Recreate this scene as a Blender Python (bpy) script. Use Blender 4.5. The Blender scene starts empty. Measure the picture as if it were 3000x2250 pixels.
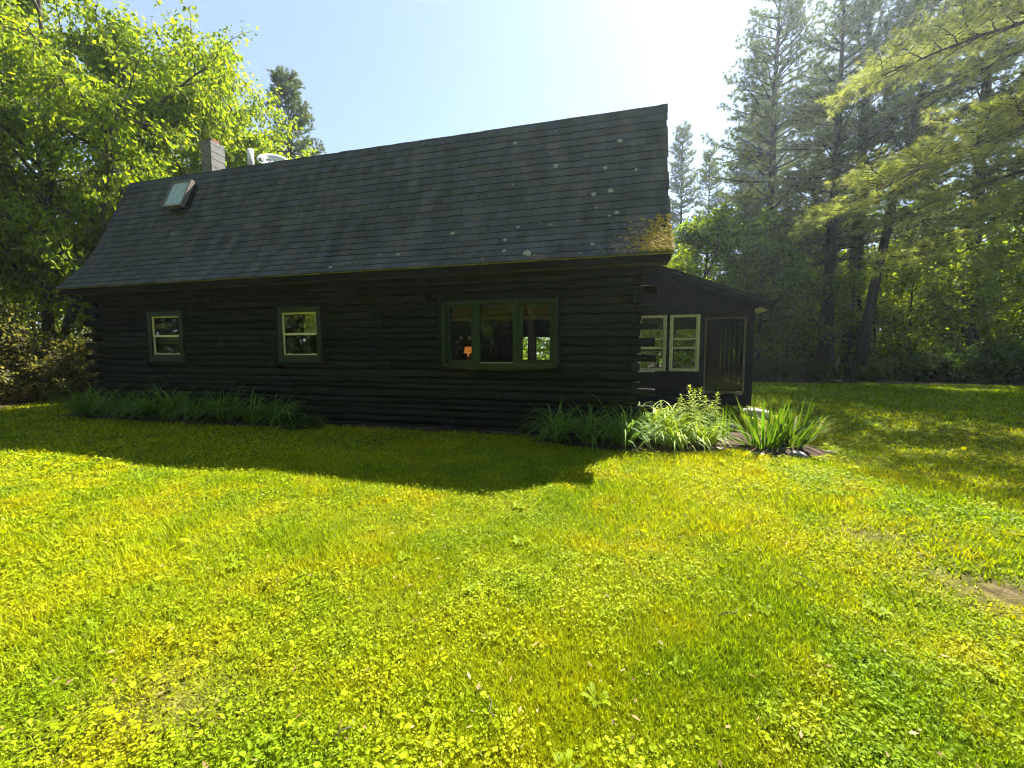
import bpy, math, random
import numpy as np
from mathutils import Matrix, Vector

# ------------------------------------------------------------------ camera, sky, sun, exposure
scene = bpy.context.scene
cam = bpy.data.cameras.new('camera'); cam_ob = bpy.data.objects.new('camera', cam)
scene.collection.objects.link(cam_ob); scene.camera = cam_ob
cam.sensor_fit = 'HORIZONTAL'; cam.sensor_width = 36.0; cam.lens = 36.0 * 1199.33 / 3000.0
cam.clip_start = 0.05; cam.clip_end = 3000
cam_ob.location = (0, 0, 1.5); cam_ob.rotation_euler = (math.pi / 2 - 0.073, 0.0, 0.26)

SUN_TO = Vector((0.34, 0.75, 1.0)).normalized()          # direction from the lawn towards the sun
elev = math.asin(SUN_TO.z); azim = math.atan2(SUN_TO.x, SUN_TO.y)
world = bpy.data.worlds.new('World'); scene.world = world; world.use_nodes = True
nt = world.node_tree; bg = nt.nodes['Background']
sky = nt.nodes.new('ShaderNodeTexSky'); sky.sky_type = 'NISHITA'; sky.sun_disc = False
sky.sun_elevation = elev; sky.sun_rotation = azim; sky.air_density = 0.85; sky.dust_density = 0.35; sky.ozone_density = 1.0
sky.altitude = 100
hz_mix = nt.nodes.new('ShaderNodeMix'); hz_mix.data_type = 'RGBA'; hz_mix.inputs[0].default_value = 0.45; hz_mix.inputs[7].default_value = (2.25, 2.8, 3.1, 1)   # hazy summer sky: even pale veil
nt.links.new(sky.outputs[0], hz_mix.inputs[6]); nt.links.new(hz_mix.outputs[2], bg.inputs[0]); bg.inputs[1].default_value = 0.068
sun = bpy.data.lights.new('sun', 'SUN'); sun.energy = 5.0; sun.angle = math.radians(0.53); sun.color = (1.0, 0.94, 0.82)
sun_ob = bpy.data.objects.new('sun', sun); scene.collection.objects.link(sun_ob)
sun_ob.rotation_euler = SUN_TO.to_track_quat('Z', 'Y').to_euler(); sun_ob.location = (10, 40, 60)
vs = scene.view_settings
vs.view_transform = 'Standard'; vs.look = 'None'; vs.gamma = 1.0; vs.use_curve_mapping = False; vs.exposure = 2.12
cy = scene.cycles
cy.max_bounces = 7; cy.diffuse_bounces = 3; cy.glossy_bounces = 3; cy.transmission_bounces = 5; cy.transparent_max_bounces = 10
cy.volume_bounces = 0; cy.caustics_reflective = False; cy.caustics_refractive = False; cy.use_denoising = True
cy.sample_clamp_indirect = 6.0; cy.filter_width = 1.1; cy.use_adaptive_sampling = True; cy.adaptive_threshold = 0.025; cy.denoising_prefilter = 'ACCURATE'
scene.render.threads_mode = 'AUTO'
GLARE_HAZE = 0.00085

# ------------------------------------------------------------------ helpers
COL = scene.collection
def rg(seed): return np.random.default_rng(seed)

def mesh_np(name, V, F, tint=None, smooth=False):
    V = np.asarray(V, dtype=np.float32); F = np.asarray(F, dtype=np.int32)
    me = bpy.data.meshes.new(name); k = F.shape[1]
    me.vertices.add(len(V)); me.vertices.foreach_set('co', V.ravel())
    me.loops.add(F.size); me.loops.foreach_set('vertex_index', F.ravel())
    me.polygons.add(len(F))
    me.polygons.foreach_set('loop_start', np.arange(0, F.size, k, dtype=np.int32))
    if smooth: me.polygons.foreach_set('use_smooth', np.ones(len(F), dtype=bool))
    if tint is not None:
        a = me.color_attributes.new('tint', 'FLOAT_COLOR', 'POINT')
        c = np.ones((len(V), 4), dtype=np.float32); c[:, :3] = tint
        a.data.foreach_set('color', c.ravel())
    me.update(); me.validate()
    return me

class MB:
    """collects polygons of one mesh"""
    def __init__(s): s.v = []; s.f = []
    def add(s, vs_, fs):
        o = len(s.v); s.v += [tuple(map(float, p)) for p in vs_]; s.f += [tuple(i + o for i in f) for f in fs]; return s
    def box(s, x0, x1, y0, y1, z0, z1):
        return s.add([(x0,y0,z0),(x1,y0,z0),(x1,y1,z0),(x0,y1,z0),(x0,y0,z1),(x1,y0,z1),(x1,y1,z1),(x0,y1,z1)],
                     [(0,3,2,1),(4,5,6,7),(0,1,5,4),(1,2,6,5),(2,3,7,6),(3,0,4,7)])
    def prism(s, poly, axis, a, b):
        """poly of 2D points extruded along axis ('x','y','z') from a to b"""
        n = len(poly)
        def P(p, t): return {'x': (t, p[0], p[1]), 'y': (p[0], t, p[1]), 'z': (p[0], p[1], t)}[axis]
        vs_ = [P(p, a) for p in poly] + [P(p, b) for p in poly]
        fs = [tuple(range(n))[::-1], tuple(range(n, 2 * n))] + [(i, (i + 1) % n, n + (i + 1) % n, n + i) for i in range(n)]
        return s.add(vs_, fs)
    def tube(s, pts, rad, k=6, cap=True):
        V, F = tube_np([(np.array(pts, float), np.array(rad, float) if np.ndim(rad) else np.full(len(pts), float(rad)))], k)
        o = len(s.v); s.v += [tuple(p) for p in V.tolist()]; s.f += [tuple(int(i) + o for i in f) for f in F]
        if cap:
            n = len(pts); s.f.append(tuple(o + i for i in range(k))[::-1]); s.f.append(tuple(o + (n - 1) * k + i for i in range(k)))
        return s
    def mesh(s, name, smooth=False, bevel=0.0, tint=None):
        me = bpy.data.meshes.new(name); me.from_pydata(s.v, [], s.f)
        if smooth: me.polygons.foreach_set('use_smooth', [True] * len(me.polygons))
        if tint is not None:
            a = me.color_attributes.new('tint', 'FLOAT_COLOR', 'POINT')
            c = np.ones((len(s.v), 4), dtype=np.float32); c[:, :3] = tint; a.data.foreach_set('color', c.ravel())
        me.update(); return me

def tube_np(paths, k=6):
    VV, FF, o = [], [], 0
    ang = np.arange(k) * 2 * np.pi / k
    for pts, rad in paths:
        n = len(pts); t = np.gradient(pts, axis=0); t /= (np.linalg.norm(t, axis=1, keepdims=True) + 1e-9)
        ref = np.where(np.abs(t[:, 2:3]) > 0.9, np.array([[1.0, 0, 0]]), np.array([[0, 0, 1.0]]))
        u = np.cross(t, ref); u /= (np.linalg.norm(u, axis=1, keepdims=True) + 1e-9); w = np.cross(t, u)
        ring = pts[:, None, :] + rad[:, None, None] * (np.cos(ang)[None, :, None] * u[:, None, :] + np.sin(ang)[None, :, None] * w[:, None, :])
        VV.append(ring.reshape(-1, 3))
        i = np.arange(n - 1)[:, None] * k; j = np.arange(k)[None, :]; j2 = (j + 1) % k
        q = np.stack([i + j, i + j2, i + k + j2, i + k + j], axis=-1).reshape(-1, 4) + o
        FF.append(q); o += n * k
    return np.concatenate(VV), np.concatenate(FF)

def obj(name, me, mat=None, parent=None, label=None, cat=None, group=None, kind=None):
    o = bpy.data.objects.new(name, me); COL.objects.link(o)
    if mat is not None and me is not None and not me.materials: me.materials.append(mat)
    if parent is not None:
        o.parent = parent
        root = parent
        if parent.get('world_parts'): o.matrix_parent_inverse = Matrix.Translation(parent.location).inverted()
    for k_, v_ in (('label', label), ('category', cat), ('group', group), ('kind', kind)):
        if v_: o[k_] = v_
    return o
def thing(name, loc, label, cat, group=None, rz=0.0, world_parts=False, scale=1.0):
    o = obj(name, None, None, None, label, cat, group); o.location = loc; o.rotation_euler = (0, 0, rz)
    o.scale = (scale, scale, scale) if not isinstance(scale, tuple) else scale
    o.empty_display_size = 0.2
    if world_parts: o['world_parts'] = 1
    return o

def vnoise(x, y, sc, seed=0):
    """smooth value noise in 0..1"""
    g = rg(seed).random((64, 64)); x = np.asarray(x) / sc + 1000.3; y = np.asarray(y) / sc + 1000.7
    i = np.floor(x).astype(int); j = np.floor(y).astype(int); fx = x - i; fy = y - j
    fx = fx * fx * (3 - 2 * fx); fy = fy * fy * (3 - 2 * fy); i %= 64; j %= 64; i1 = (i + 1) % 64; j1 = (j + 1) % 64
    return (g[i, j] * (1 - fx) + g[i1, j] * fx) * (1 - fy) + (g[i, j1] * (1 - fx) + g[i1, j1] * fx) * fy
def sstep(x, a, b):
    t = np.clip((np.asarray(x, float) - a) / (b - a), 0, 1); return t * t * (3 - 2 * t)

# ------------------------------------------------------------------ materials
def mat_base(name):
    m = bpy.data.materials.new(name); m.use_nodes = True
    n = m.node_tree.nodes; return m, n, m.node_tree.links, n['Principled BSDF']
def ramp(n, l, src, stops):
    r = n.new('ShaderNodeValToRGB'); l.new(src, r.inputs[0]); e = r.color_ramp.elements
    while len(e) < len(stops): e.new(0.5)
    for el, (p, c) in zip(e, stops): el.position = p; el.color = (*c, 1)
    return r
def noise_mat(name, c0, c1, scale=8.0, stretch=(1, 1, 1), rough=0.8, spec=0.3, bump=0.2, detail=5, dist=0.02, extra=None, lo=0.35, hi=0.65):
    m, n, l, p = mat_base(name)
    tc = n.new('ShaderNodeTexCoord'); mp = n.new('ShaderNodeMapping'); mp.inputs['Scale'].default_value = stretch
    l.new(tc.outputs['Object'], mp.inputs[0])
    nz = n.new('ShaderNodeTexNoise'); nz.inputs['Scale'].default_value = scale; nz.inputs['Detail'].default_value = detail; nz.inputs['Roughness'].default_value = 0.65
    l.new(mp.outputs[0], nz.inputs['Vector'])
    r = ramp(n, l, nz.outputs[0], [(lo, c0), (hi, c1)])
    l.new(r.outputs[0], p.inputs['Base Color'])
    p.inputs['Roughness'].default_value = rough; p.inputs['Specular IOR Level'].default_value = spec
    if bump:
        b = n.new('ShaderNodeBump'); b.inputs['Strength'].default_value = bump; b.inputs['Distance'].default_value = dist
        l.new(nz.outputs[0], b.inputs['Height']); l.new(b.outputs[0], p.inputs['Normal'])
    return m
def tint_mat(name, rough=0.85, spec=0.25, speck=0.35, scale=60, bump=0.3):
    m, n, l, p = mat_base(name)
    a = n.new('ShaderNodeAttribute'); a.attribute_name = 'tint'
    tc = n.new('ShaderNodeTexCoord'); nz = n.new('ShaderNodeTexNoise'); nz.inputs['Scale'].default_value = scale; nz.inputs['Detail'].default_value = 4
    l.new(tc.outputs['Object'], nz.inputs['Vector'])
    r = ramp(n, l, nz.outputs[0], [(0.3, (1 - speck,) * 3), (0.7, (1 + speck,) * 3)])
    mx = n.new('ShaderNodeMix'); mx.data_type = 'RGBA'; mx.blend_type = 'MULTIPLY'; mx.inputs[0].default_value = 1
    l.new(a.outputs['Color'], mx.inputs[6]); l.new(r.outputs[0], mx.inputs[7]); l.new(mx.outputs[2], p.inputs['Base Color'])
    p.inputs['Roughness'].default_value = rough; p.inputs['Specular IOR Level'].default_value = spec
    if bump:
        b = n.new('ShaderNodeBump'); b.inputs['Strength'].default_value = bump; b.inputs['Distance'].default_value = 0.004
        l.new(nz.outputs[0], b.inputs['Height']); l.new(b.outputs[0], p.inputs['Normal'])
    return m
def leaf_mat(name, trans=0.45, rough=0.5, spec=0.3, tmul=(1.25, 1.15, 0.35)):
    m, n, l, p = mat_base(name)
    a = n.new('ShaderNodeAttribute'); a.attribute_name = 'tint'
    l.new(a.outputs['Color'], p.inputs['Base Color']); p.inputs['Roughness'].default_value = rough; p.inputs['Specular IOR Level'].default_value = spec
    mx = n.new('ShaderNodeMix'); mx.data_type = 'RGBA'; mx.blend_type = 'MULTIPLY'; mx.inputs[0].default_value = 1
    l.new(a.outputs['Color'], mx.inputs[6]); mx.inputs[7].default_value = (*tmul, 1)
    t = n.new('ShaderNodeBsdfTranslucent'); l.new(mx.outputs[2], t.inputs[0])
    ms = n.new('ShaderNodeMixShader'); ms.inputs[0].default_value = trans
    l.new(p.outputs[0], ms.inputs[1]); l.new(t.outputs[0], ms.inputs[2]); l.new(ms.outputs[0], n['Material Output'].inputs[0])
    return m
def glass_mat(name, tintc=(0.9, 0.94, 0.92), ior=1.5, rough=0.0, boost=1.0):
    m, n, l, p = mat_base(name); n.remove(p)
    tr = n.new('ShaderNodeBsdfTransparent'); tr.inputs[0].default_value = (*tintc, 1)
    gl = n.new('ShaderNodeBsdfGlossy'); gl.inputs['Roughness'].default_value = rough
    fr = n.new('ShaderNodeFresnel'); fr.inputs[0].default_value = ior
    mu = n.new('ShaderNodeMath'); mu.operation = 'MULTIPLY_ADD'; mu.inputs[1].default_value = boost; mu.inputs[2].default_value = 0.0; mu.use_clamp = True
    l.new(fr.outputs[0], mu.inputs[0])
    ms = n.new('ShaderNodeMixShader'); l.new(mu.outputs[0], ms.inputs[0]); l.new(tr.outputs[0], ms.inputs[1]); l.new(gl.outputs[0], ms.inputs[2])
    l.new(ms.outputs[0], n['Material Output'].inputs[0]); return m

M = {}
M['log'] = noise_mat('dark_log', (0.0062, 0.0082, 0.0082), (0.017, 0.0205, 0.020), 5, (0.6, 6, 9), 0.75, 0.12, 0.6, 7)
M['dark_board'] = noise_mat('dark_board', (0.006, 0.007, 0.0075), (0.012, 0.013, 0.0135), 6, (1, 4, 8), 0.7, 0.12, 0.25)
M['green'] = noise_mat('green_paint', (0.007, 0.026, 0.015), (0.010, 0.036, 0.020), 5, (1, 1, 3), 0.42, 0.45, 0.12)
M['cream'] = noise_mat('cream_paint', (0.80, 0.78, 0.58), (0.90, 0.88, 0.70), 9, (1, 1, 1), 0.5, 0.4, 0.05)
M['old_cream'] = noise_mat('weathered_cream_paint', (0.52, 0.48, 0.28), (0.78, 0.75, 0.52), 14, (1, 1, 0.5), 0.6, 0.3, 0.15)
M['glass'] = glass_mat('window_glass', boost=0.95)
M['screen'] = glass_mat('porch_screen', (0.62, 0.64, 0.63), boost=0.6, rough=0.05)
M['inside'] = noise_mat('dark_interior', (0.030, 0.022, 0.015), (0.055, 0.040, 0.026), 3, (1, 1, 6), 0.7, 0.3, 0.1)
M['shingle'] = tint_mat('asphalt_shingle', 0.92, 0.12, 0.35, 70, 0.4)
def streak(mat, scale, stretch, lo, hi):
    n = mat.node_tree.nodes; l = mat.node_tree.links; p = n['Principled BSDF']; src = p.inputs['Base Color'].links[0].from_socket
    tc = n.new('ShaderNodeTexCoord'); mp = n.new('ShaderNodeMapping'); mp.inputs['Scale'].default_value = stretch; l.new(tc.outputs['Object'], mp.inputs[0])
    nz = n.new('ShaderNodeTexNoise'); nz.inputs['Scale'].default_value = scale; nz.inputs['Detail'].default_value = 6; l.new(mp.outputs[0], nz.inputs['Vector'])
    r = ramp(n, l, nz.outputs[0], [(0.32, lo), (0.68, hi)]); mx = n.new('ShaderNodeMix'); mx.data_type = 'RGBA'; mx.blend_type = 'MULTIPLY'; mx.inputs[0].default_value = 1
    l.new(src, mx.inputs[6]); l.new(r.outputs[0], mx.inputs[7]); l.new(mx.outputs[2], p.inputs['Base Color'])
streak(M['shingle'], 2.2, (1.6, .5, .35), (.70, .72, .72), (1.25, 1.22, 1.18))
streak(M['green'], 7.0, (1, 1, .4), (.75, .75, .75), (1.2, 1.25, 1.2)); streak(M['cream'], 16.0, (1, 1, 1), (.80, .78, .72), (1.03, 1.03, 1.03))
n = M['log'].node_tree.nodes; l = M['log'].node_tree.links; p = n['Principled BSDF']; oi = n.new('ShaderNodeObjectInfo'); rr_ = ramp(n, l, oi.outputs['Random'], [(0.0, (.6, .62, .6)), (1.0, (1.7, 1.6, 1.45))])
mx = n.new('ShaderNodeMix'); mx.data_type = 'RGBA'; mx.blend_type = 'MULTIPLY'; mx.inputs[0].default_value = 1; l.new(p.inputs['Base Color'].links[0].from_socket, mx.inputs[6]); l.new(rr_.outputs[0], mx.inputs[7]); l.new(mx.outputs[2], p.inputs['Base Color'])
streak(M['log'], 9.0, (.5, 5, 14), (.55, .55, .55), (1.5, 1.5, 1.45))
M['deck'] = noise_mat('roof_deck', (0.030, 0.031, 0.031), (0.055, 0.055, 0.052), 10, (1, 1, 1), 0.9, 0.2, 0.2)
M['drip'] = noise_mat('lit_mossy_drip_edge', (0.13, 0.14, 0.03), (0.38, 0.36, 0.10), 2.5, (1, 1, 1), 0.7, 0.3, 0.2)  # moss colour, with the lit line of the eave painted in
M['soffit'] = noise_mat('brown_soffit', (0.05, 0.032, 0.018), (0.11, 0.065, 0.035), 4, (1, 8, 8), 0.7, 0.3, 0.2)
M['block'] = noise_mat('concrete_block', (0.15, 0.15, 0.145), (0.26, 0.258, 0.25), 26, (1, 1, 1), 0.9, 0.2, 0.5)
M['mortar'] = noise_mat('mortar', (0.36, 0.355, 0.34), (0.50, 0.49, 0.47), 30, (1, 1, 1), 0.95, 0.1, 0.3)
M['clay'] = noise_mat('clay_flue', (0.20, 0.07, 0.045), (0.32, 0.12, 0.075), 14, (1, 1, 1), 0.85, 0.2, 0.2)
M['white'] = noise_mat('white_plastic', (0.66, 0.67, 0.66), (0.78, 0.78, 0.77), 7, (1, 1, 1), 0.4, 0.4, 0.02)
M['grey_metal'] = noise_mat('grey_metal', (0.20, 0.21, 0.22), (0.30, 0.31, 0.32), 9, (1, 1, 1), 0.4, 0.5, 0.05)
M['mark'] = noise_mat('dark_print', (0.02, 0.025, 0.03), (0.04, 0.045, 0.05), 9, (1, 1, 1), 0.5, 0.3, 0)
M['bronze'] = noise_mat('bronze_frame', (0.10, 0.080, 0.065), (0.16, 0.13, 0.11), 12, (1, 1, 1), 0.45, 0.5, 0.05)
M['skypane'] = noise_mat('frosted_skylight', (0.22, 0.34, 0.34), (0.34, 0.48, 0.47), 9, (1, 1, 1), 0.22, 0.6, 0.05)
M['bark'] = noise_mat('dark_bark', (0.018, 0.014, 0.011), (0.075, 0.060, 0.046), 7, (2.4, 2.4, 0.5), 0.95, 0.1, 0.9, 8, 0.06)
M['pale_bark'] = noise_mat('grey_bark', (0.045, 0.040, 0.030), (0.16, 0.14, 0.105), 6, (2, 2, 0.6), 0.95, 0.1, 0.7, 8, 0.04)
M['leaf'] = leaf_mat('broad_leaf', 0.64, 0.6, 0.18)
M['needle'] = leaf_mat('pine_needle', 0.48, 0.5, 0.25, (1.2, 1.15, 0.5))
M['blade'] = leaf_mat('lawn_blade', 0.48, 0.6, 0.12, (1.35, 1.15, 0.15))
M['strap'] = leaf_mat('strap_leaf', 0.48, 0.5, 0.2, (1.3, 1.15, 0.3))
M['stone'] = noise_mat('pale_stone', (0.26, 0.24, 0.21), (0.46, 0.43, 0.39), 7, (1, 1, 1), 0.85, 0.25, 0.5)
M['slate'] = noise_mat('grey_slab', (0.10, 0.10, 0.105), (0.17, 0.17, 0.175), 8, (1, 1, 1), 0.8, 0.3, 0.3)
M['soil'] = noise_mat('bed_soil', (0.030, 0.020, 0.013), (0.085, 0.060, 0.038), 22, (1, 1, 1), 0.95, 0.1, 0.8)
M['moss'] = noise_mat('sunlit_roof_moss', (0.22, 0.16, 0.03), (0.60, 0.43, 0.10), 20, (1, 1, 1), 0.95, 0.1, 0.7)  # moss, its colour brightened to carry the sunlit roof corner
M['lichen'] = noise_mat('pale_lichen', (0.22, 0.24, 0.20), (0.42, 0.43, 0.37), 60, (1, 1, 1), 0.95, 0.1, 0.2)
M['litter'] = noise_mat('sunlit_pine_litter', (0.42, 0.28, 0.13), (0.66, 0.50, 0.28), 12, (1, 1, 1), 0.9, 0.15, 0.1)  # dry needles, colour lightened for the sunlit roof corner
M['bamboo'] = noise_mat('bamboo_blind', (0.10, 0.055, 0.022), (0.22, 0.13, 0.05), 20, (1, 10, 10), 0.7, 0.2, 0.2)
M['wood'] = noise_mat('table_wood', (0.09, 0.045, 0.02), (0.16, 0.085, 0.04), 6, (1, 6, 6), 0.5, 0.3, 0.1)

# ------------------------------------------------------------------ the ground
def ground_z(x, y):
    x = np.asarray(x, float); y = np.asarray(y, float)
    z = 0.30 * sstep(y, 7.9, 10.4) * sstep(x, 0.4, 1.9)
    z = z + 0.05 * (vnoise(x, y, 1.7, 5) - 0.5) * (1 - sstep(y, 6.2, 7.0) * sstep(-x, -0.8, -0.2))
    z = z + 0.22 * sstep(-x, 15.0, 21.0)
    return z
def axis_lines(lo, hi, step, outs):
    a = list(np.arange(lo, hi + 1e-6, step)); return np.array([-o for o in outs[::-1]] + a + outs)
xs = axis_lines(-32, 32, 0.4, [45., 70., 120., 180., 260.]); ys = axis_lines(-20, 44, 0.4, [60., 90., 120., 180., 260.])
X, Y = np.meshgrid(xs, ys); Z = ground_z(X, Y)
nx, ny = len(xs), len(ys); i = np.arange(ny - 1)[:, None] * nx; j = np.arange(nx - 1)[None, :]
F = np.stack([i + j, i + j + 1, i + nx + j + 1, i + nx + j], -1).reshape(-1, 4)
def in_lawn(x, y):
    """1 on the mown lawn, 0 in the wood"""
    edge_far = 18.6 + 0.10 * np.clip(x, 0, 30) + 0.5 * (vnoise(x, y, 1.3, 8) - 0.5)
    left = -16.2 - 0.75 * np.clip(y - 7.0, -30, 20) + 0.5 * (vnoise(x, y, 1.1, 9) - 0.5)
    a = sstep(edge_far - y, -0.15, 0.15) * sstep(x - left, -0.15, 0.15) * (1 - sstep(x, 24, 24.6)) * sstep(y, -9, -8.5)
    return a
def hump(x, y, cx, cy_, rx, ry): return np.exp(-(((x - cx) / rx) ** 2 + ((y - cy_) / ry) ** 2))
def soil_shade_amount(x, y):  # bare patches; the right-hand pair merges soil with tree shadow
    n = vnoise(x, y, 0.22, 31)
    s = hump(x, y, 2.35, 3.15, 0.55, 0.35) + 0.8 * hump(x, y, 2.1, 3.9, 0.6, 0.25) + 0.75 * hump(x, y, -0.95, 1.35, 0.25, 0.2) \
        + 0.55 * hump(x, y, -0.75, 2.2, 0.2, 0.15) + 0.6 * hump(x, y, -1.75, 1.25, 0.4, 0.2)
    return np.clip(s * 1.3 - 0.55 * n, 0, 1)
lawn = in_lawn(X, Y); soil = soil_shade_amount(X, Y)
gm, n, l, p = mat_base('lawn_and_forest_floor')
at = n.new('ShaderNodeAttribute'); at.attribute_name = 'cover'
geo = n.new('ShaderNodeNewGeometry')
def gnoise(scale, detail=4):
    q = n.new('ShaderNodeTexNoise'); q.inputs['Scale'].default_value = scale; q.inputs['Detail'].default_value = detail; l.new(geo.outputs['Position'], q.inputs['Vector']); return q
n1 = gnoise(0.9); n2 = gnoise(9.0, 6); n3 = gnoise(60.0, 3)
r1 = ramp(n, l, n1.outputs[0], [(0.35, (0.085, 0.125, 0.005)), (0.55, (0.15, 0.17, 0.005)), (0.7, (0.21, 0.19, 0.007))])
r2 = ramp(n, l, n2.outputs[0], [(0.38, (0.45, 0.5, 0.5)), (0.62, (1.2, 1.15, 1.0))])
def mult(a, b):
    q = n.new('ShaderNodeMix'); q.data_type = 'RGBA'; q.blend_type = 'MULTIPLY'; q.inputs[0].default_value = 1; l.new(a, q.inputs[6]); l.new(b, q.inputs[7]); return q.outputs[2]
def mixc(f, a, b):
    q = n.new('ShaderNodeMix'); q.data_type = 'RGBA'; l.new(f, q.inputs[0]); l.new(a, q.inputs[6]); l.new(b, q.inputs[7]); return q.outputs[2]
grassc = mult(r1.outputs[0], r2.outputs[0])
floorr = ramp(n, l, n2.outputs[0], [(0.35, (0.020, 0.014, 0.008)), (0.65, (0.085, 0.055, 0.028))])
shaded_soilr = ramp(n, l, n2.outputs[0], [(0.35, (0.040, 0.025, 0.015)), (0.65, (0.11, 0.075, 0.048))])  # bare soil, darkened in colour for the shade lying on it
sp = n.new('ShaderNodeSeparateColor'); l.new(at.outputs['Color'], sp.inputs[0])
c = mixc(sp.outputs[0], floorr.outputs[0], grassc); c = mixc(sp.outputs[1], c, shaded_soilr.outputs[0])
l.new(c, p.inputs['Base Color']); p.inputs['Roughness'].default_value = 0.95; p.inputs['Specular IOR Level'].default_value = 0.1
bm_ = n.new('ShaderNodeBump'); bm_.inputs['Strength'].default_value = 0.8; bm_.inputs['Distance'].default_value = 0.03
l.new(n3.outputs[0], bm_.inputs['Height']); l.new(bm_.outputs[0], p.inputs['Normal'])
gme = mesh_np('ground', np.stack([X, Y, Z], -1).reshape(-1, 3), F, smooth=True)
a = gme.color_attributes.new('cover', 'FLOAT_COLOR', 'POINT')
cc = np.zeros((X.size, 4), np.float32); cc[:, 0] = lawn.ravel(); cc[:, 1] = soil.ravel(); cc[:, 3] = 1; a.data.foreach_set('color', cc.ravel())
obj('ground', gme, gm, kind='structure')

# ------------------------------------------------------------------ the log cabin
YW = 7.396                                   # front face of the log wall
XL, XR = -12.82, 0.245                       # centre lines of the end walls
YB = 14.80                                   # back wall
EX0, EX1 = -13.464, 0.767                    # roof ends
cabin = thing('log_cabin', (-6.3, 11.0, 0), 'long dark stained log cabin with steep shingled gambrel roof and side porch', 'cabin', world_parts=True)
rl = rg(11)
NC = 21
hs = 0.1445 * (1 + 0.55 * (rl.random(NC) - 0.5)); hs *= 3.03 / hs.sum(); zb = np.concatenate([[0.0], np.cumsum(hs)]) - 0.02

def log_mesh(a, b, z0, z1, front, seed, axis='x', depth=0.16, flip=1):
    """one squared log with a rounded, uneven face; axis x (front wall) or y (end wall)"""
    q = rg(seed); h = z1 - z0; n_ = max(2, int(abs(b - a) / 0.33) + 1); t = np.linspace(a, b, n_)
    prof = np.array([(depth, .5), (.036, .5), (.012, .45), (.002, .30), (0, 0.0), (.003, -.32), (.014, -.445), (.042, -.5), (depth, -.5)])
    k = len(prof); wob = np.convolve(q.normal(0, 1, n_ + 4), np.ones(5) / 5, 'valid')
    wob2 = np.convolve(q.normal(0, 1, n_ + 4), np.ones(5) / 5, 'valid'); wob3 = np.convolve(q.normal(0, 1, n_ + 4), np.ones(5) / 5, 'valid')
    V = []
    off = q.normal(0, 0.006)
    for ii in range(n_):
        hh = h * (0.945 + 0.05 * wob3[ii]); zc = (z0 + z1) / 2 + 0.010 * wob[ii]; fo = off + 0.012 * wob2[ii]
        for d, zz in prof:
            yy = front + flip * ((d + fo) if d < depth else d); P = (t[ii], yy, zc + zz * hh)
            V.append(P if axis == 'x' else (P[1], P[0], P[2]))
    Fq = []
    for ii in range(n_ - 1):
        for jj in range(k):
            A = ii * k + jj; B = ii * k + (jj + 1) % k; Fq.append((A, B, B + k, A + k))
    Fq.append(tuple(range(k))); Fq.append(tuple(range((n_ - 1) * k, n_ * k))[::-1])
    me = bpy.data.meshes.new('log'); me.from_pydata(V, [], Fq); me.polygons.foreach_set('use_smooth', [True] * (len(Fq) - 2) + [False] * 2); me.update()
    return me

# openings in the front wall (x0, x1, z0, z1) incl. casings
WIN = [(-11.077, -9.97, 1.318, 2.506), (-7.24, -6.143, 1.325, 2.504)]
PIC = (-3.463, -1.07, 1.196, 2.597)
openings = [(w[0] - .085, w[1] + .085, w[2] - .06, w[3] + .08) for w in WIN] + [(PIC[0] + .005, PIC[1] - .005, PIC[2] + .01, PIC[3] - .01)]
seed = 100
for c_ in range(NC):
    z0, z1 = zb[c_], zb[c_ + 1]; zc = (z0 + z1) / 2; through = (c_ % 2 == 0)
    a0 = -13.33 + rl.normal(0, .015) if through else -12.74
    b0 = 0.575 + rl.normal(0, .015) if through else 0.178
    spans = [(a0, b0)]
    for o_ in openings:
        if o_[2] < zc < o_[3]:
            new = []
            for s_, e_ in spans:
                if o_[0] > s_ and o_[1] < e_: new += [(s_, o_[0]), (o_[1], e_)]
                else: new.append((s_, e_))
            spans = new
    pieces = []
    for s_, e_ in spans:
        L_ = e_ - s_; nj = 0 if L_ < 2.2 else (int(rl.random() < 0.45) if L_ < 4.5 else rl.integers(2, 4))
        if nj:
            base = np.linspace(s_, e_, nj + 2)[1:-1] + rl.uniform(-.28, .28, nj) * L_ / (nj + 1)
            cuts = [s_] + sorted(base.tolist()) + [e_]
        else: cuts = [s_, e_]
        for q0, q1 in zip(cuts[:-1], cuts[1:]): pieces.append((q0 + .004, q1 - .004))
    for q0, q1 in pieces:
        seed += 1; obj('log', log_mesh(q0, q1, z0, z1, YW, seed), M['log'], cabin)
    # end-wall logs: their ends show at the corners on the courses between
    if not through:
        for xc, ln in ((0.245, 1), (-12.82, 1)):
            seed += 1
            obj('log', log_mesh(YW - .075 + rl.normal(0, .008), YB + .45, z0 + .004, z1 - .004, xc + .068, seed, 'y', 0.136, -1), M['log'], cabin)
    else:
        for xc in (0.245, -12.82):
            seed += 1
            obj('log', log_mesh(YW + .17, YB - .02, z0 + .004, z1 - .004, xc + .068, seed, 'y', 0.136, -1), M['log'], cabin)

bk = MB(); yb0, yb1 = YW + .155, YW + .18  # unseen backing, added to stop sun leaking between the logs
cutx = sorted(openings); xprev = -12.75
for o_ in cutx:
    bk.box(xprev, o_[0], yb0, yb1, -.02, 3.0); bk.box(o_[0], o_[1], yb0, yb1, -.02, o_[2]); bk.box(o_[0], o_[1], yb0, yb1, o_[3], 3.0); xprev = o_[1]
bk.box(xprev, .17, yb0, yb1, -.02, 3.0); bk.box(.235, .255, YW + .16, YB, -.02, 3.0); bk.box(-12.83, -12.81, YW + .16, YB, -.02, 3.0)
obj('leak_backing', bk.mesh('leak_backing'), M['inside'], cabin)
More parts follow.
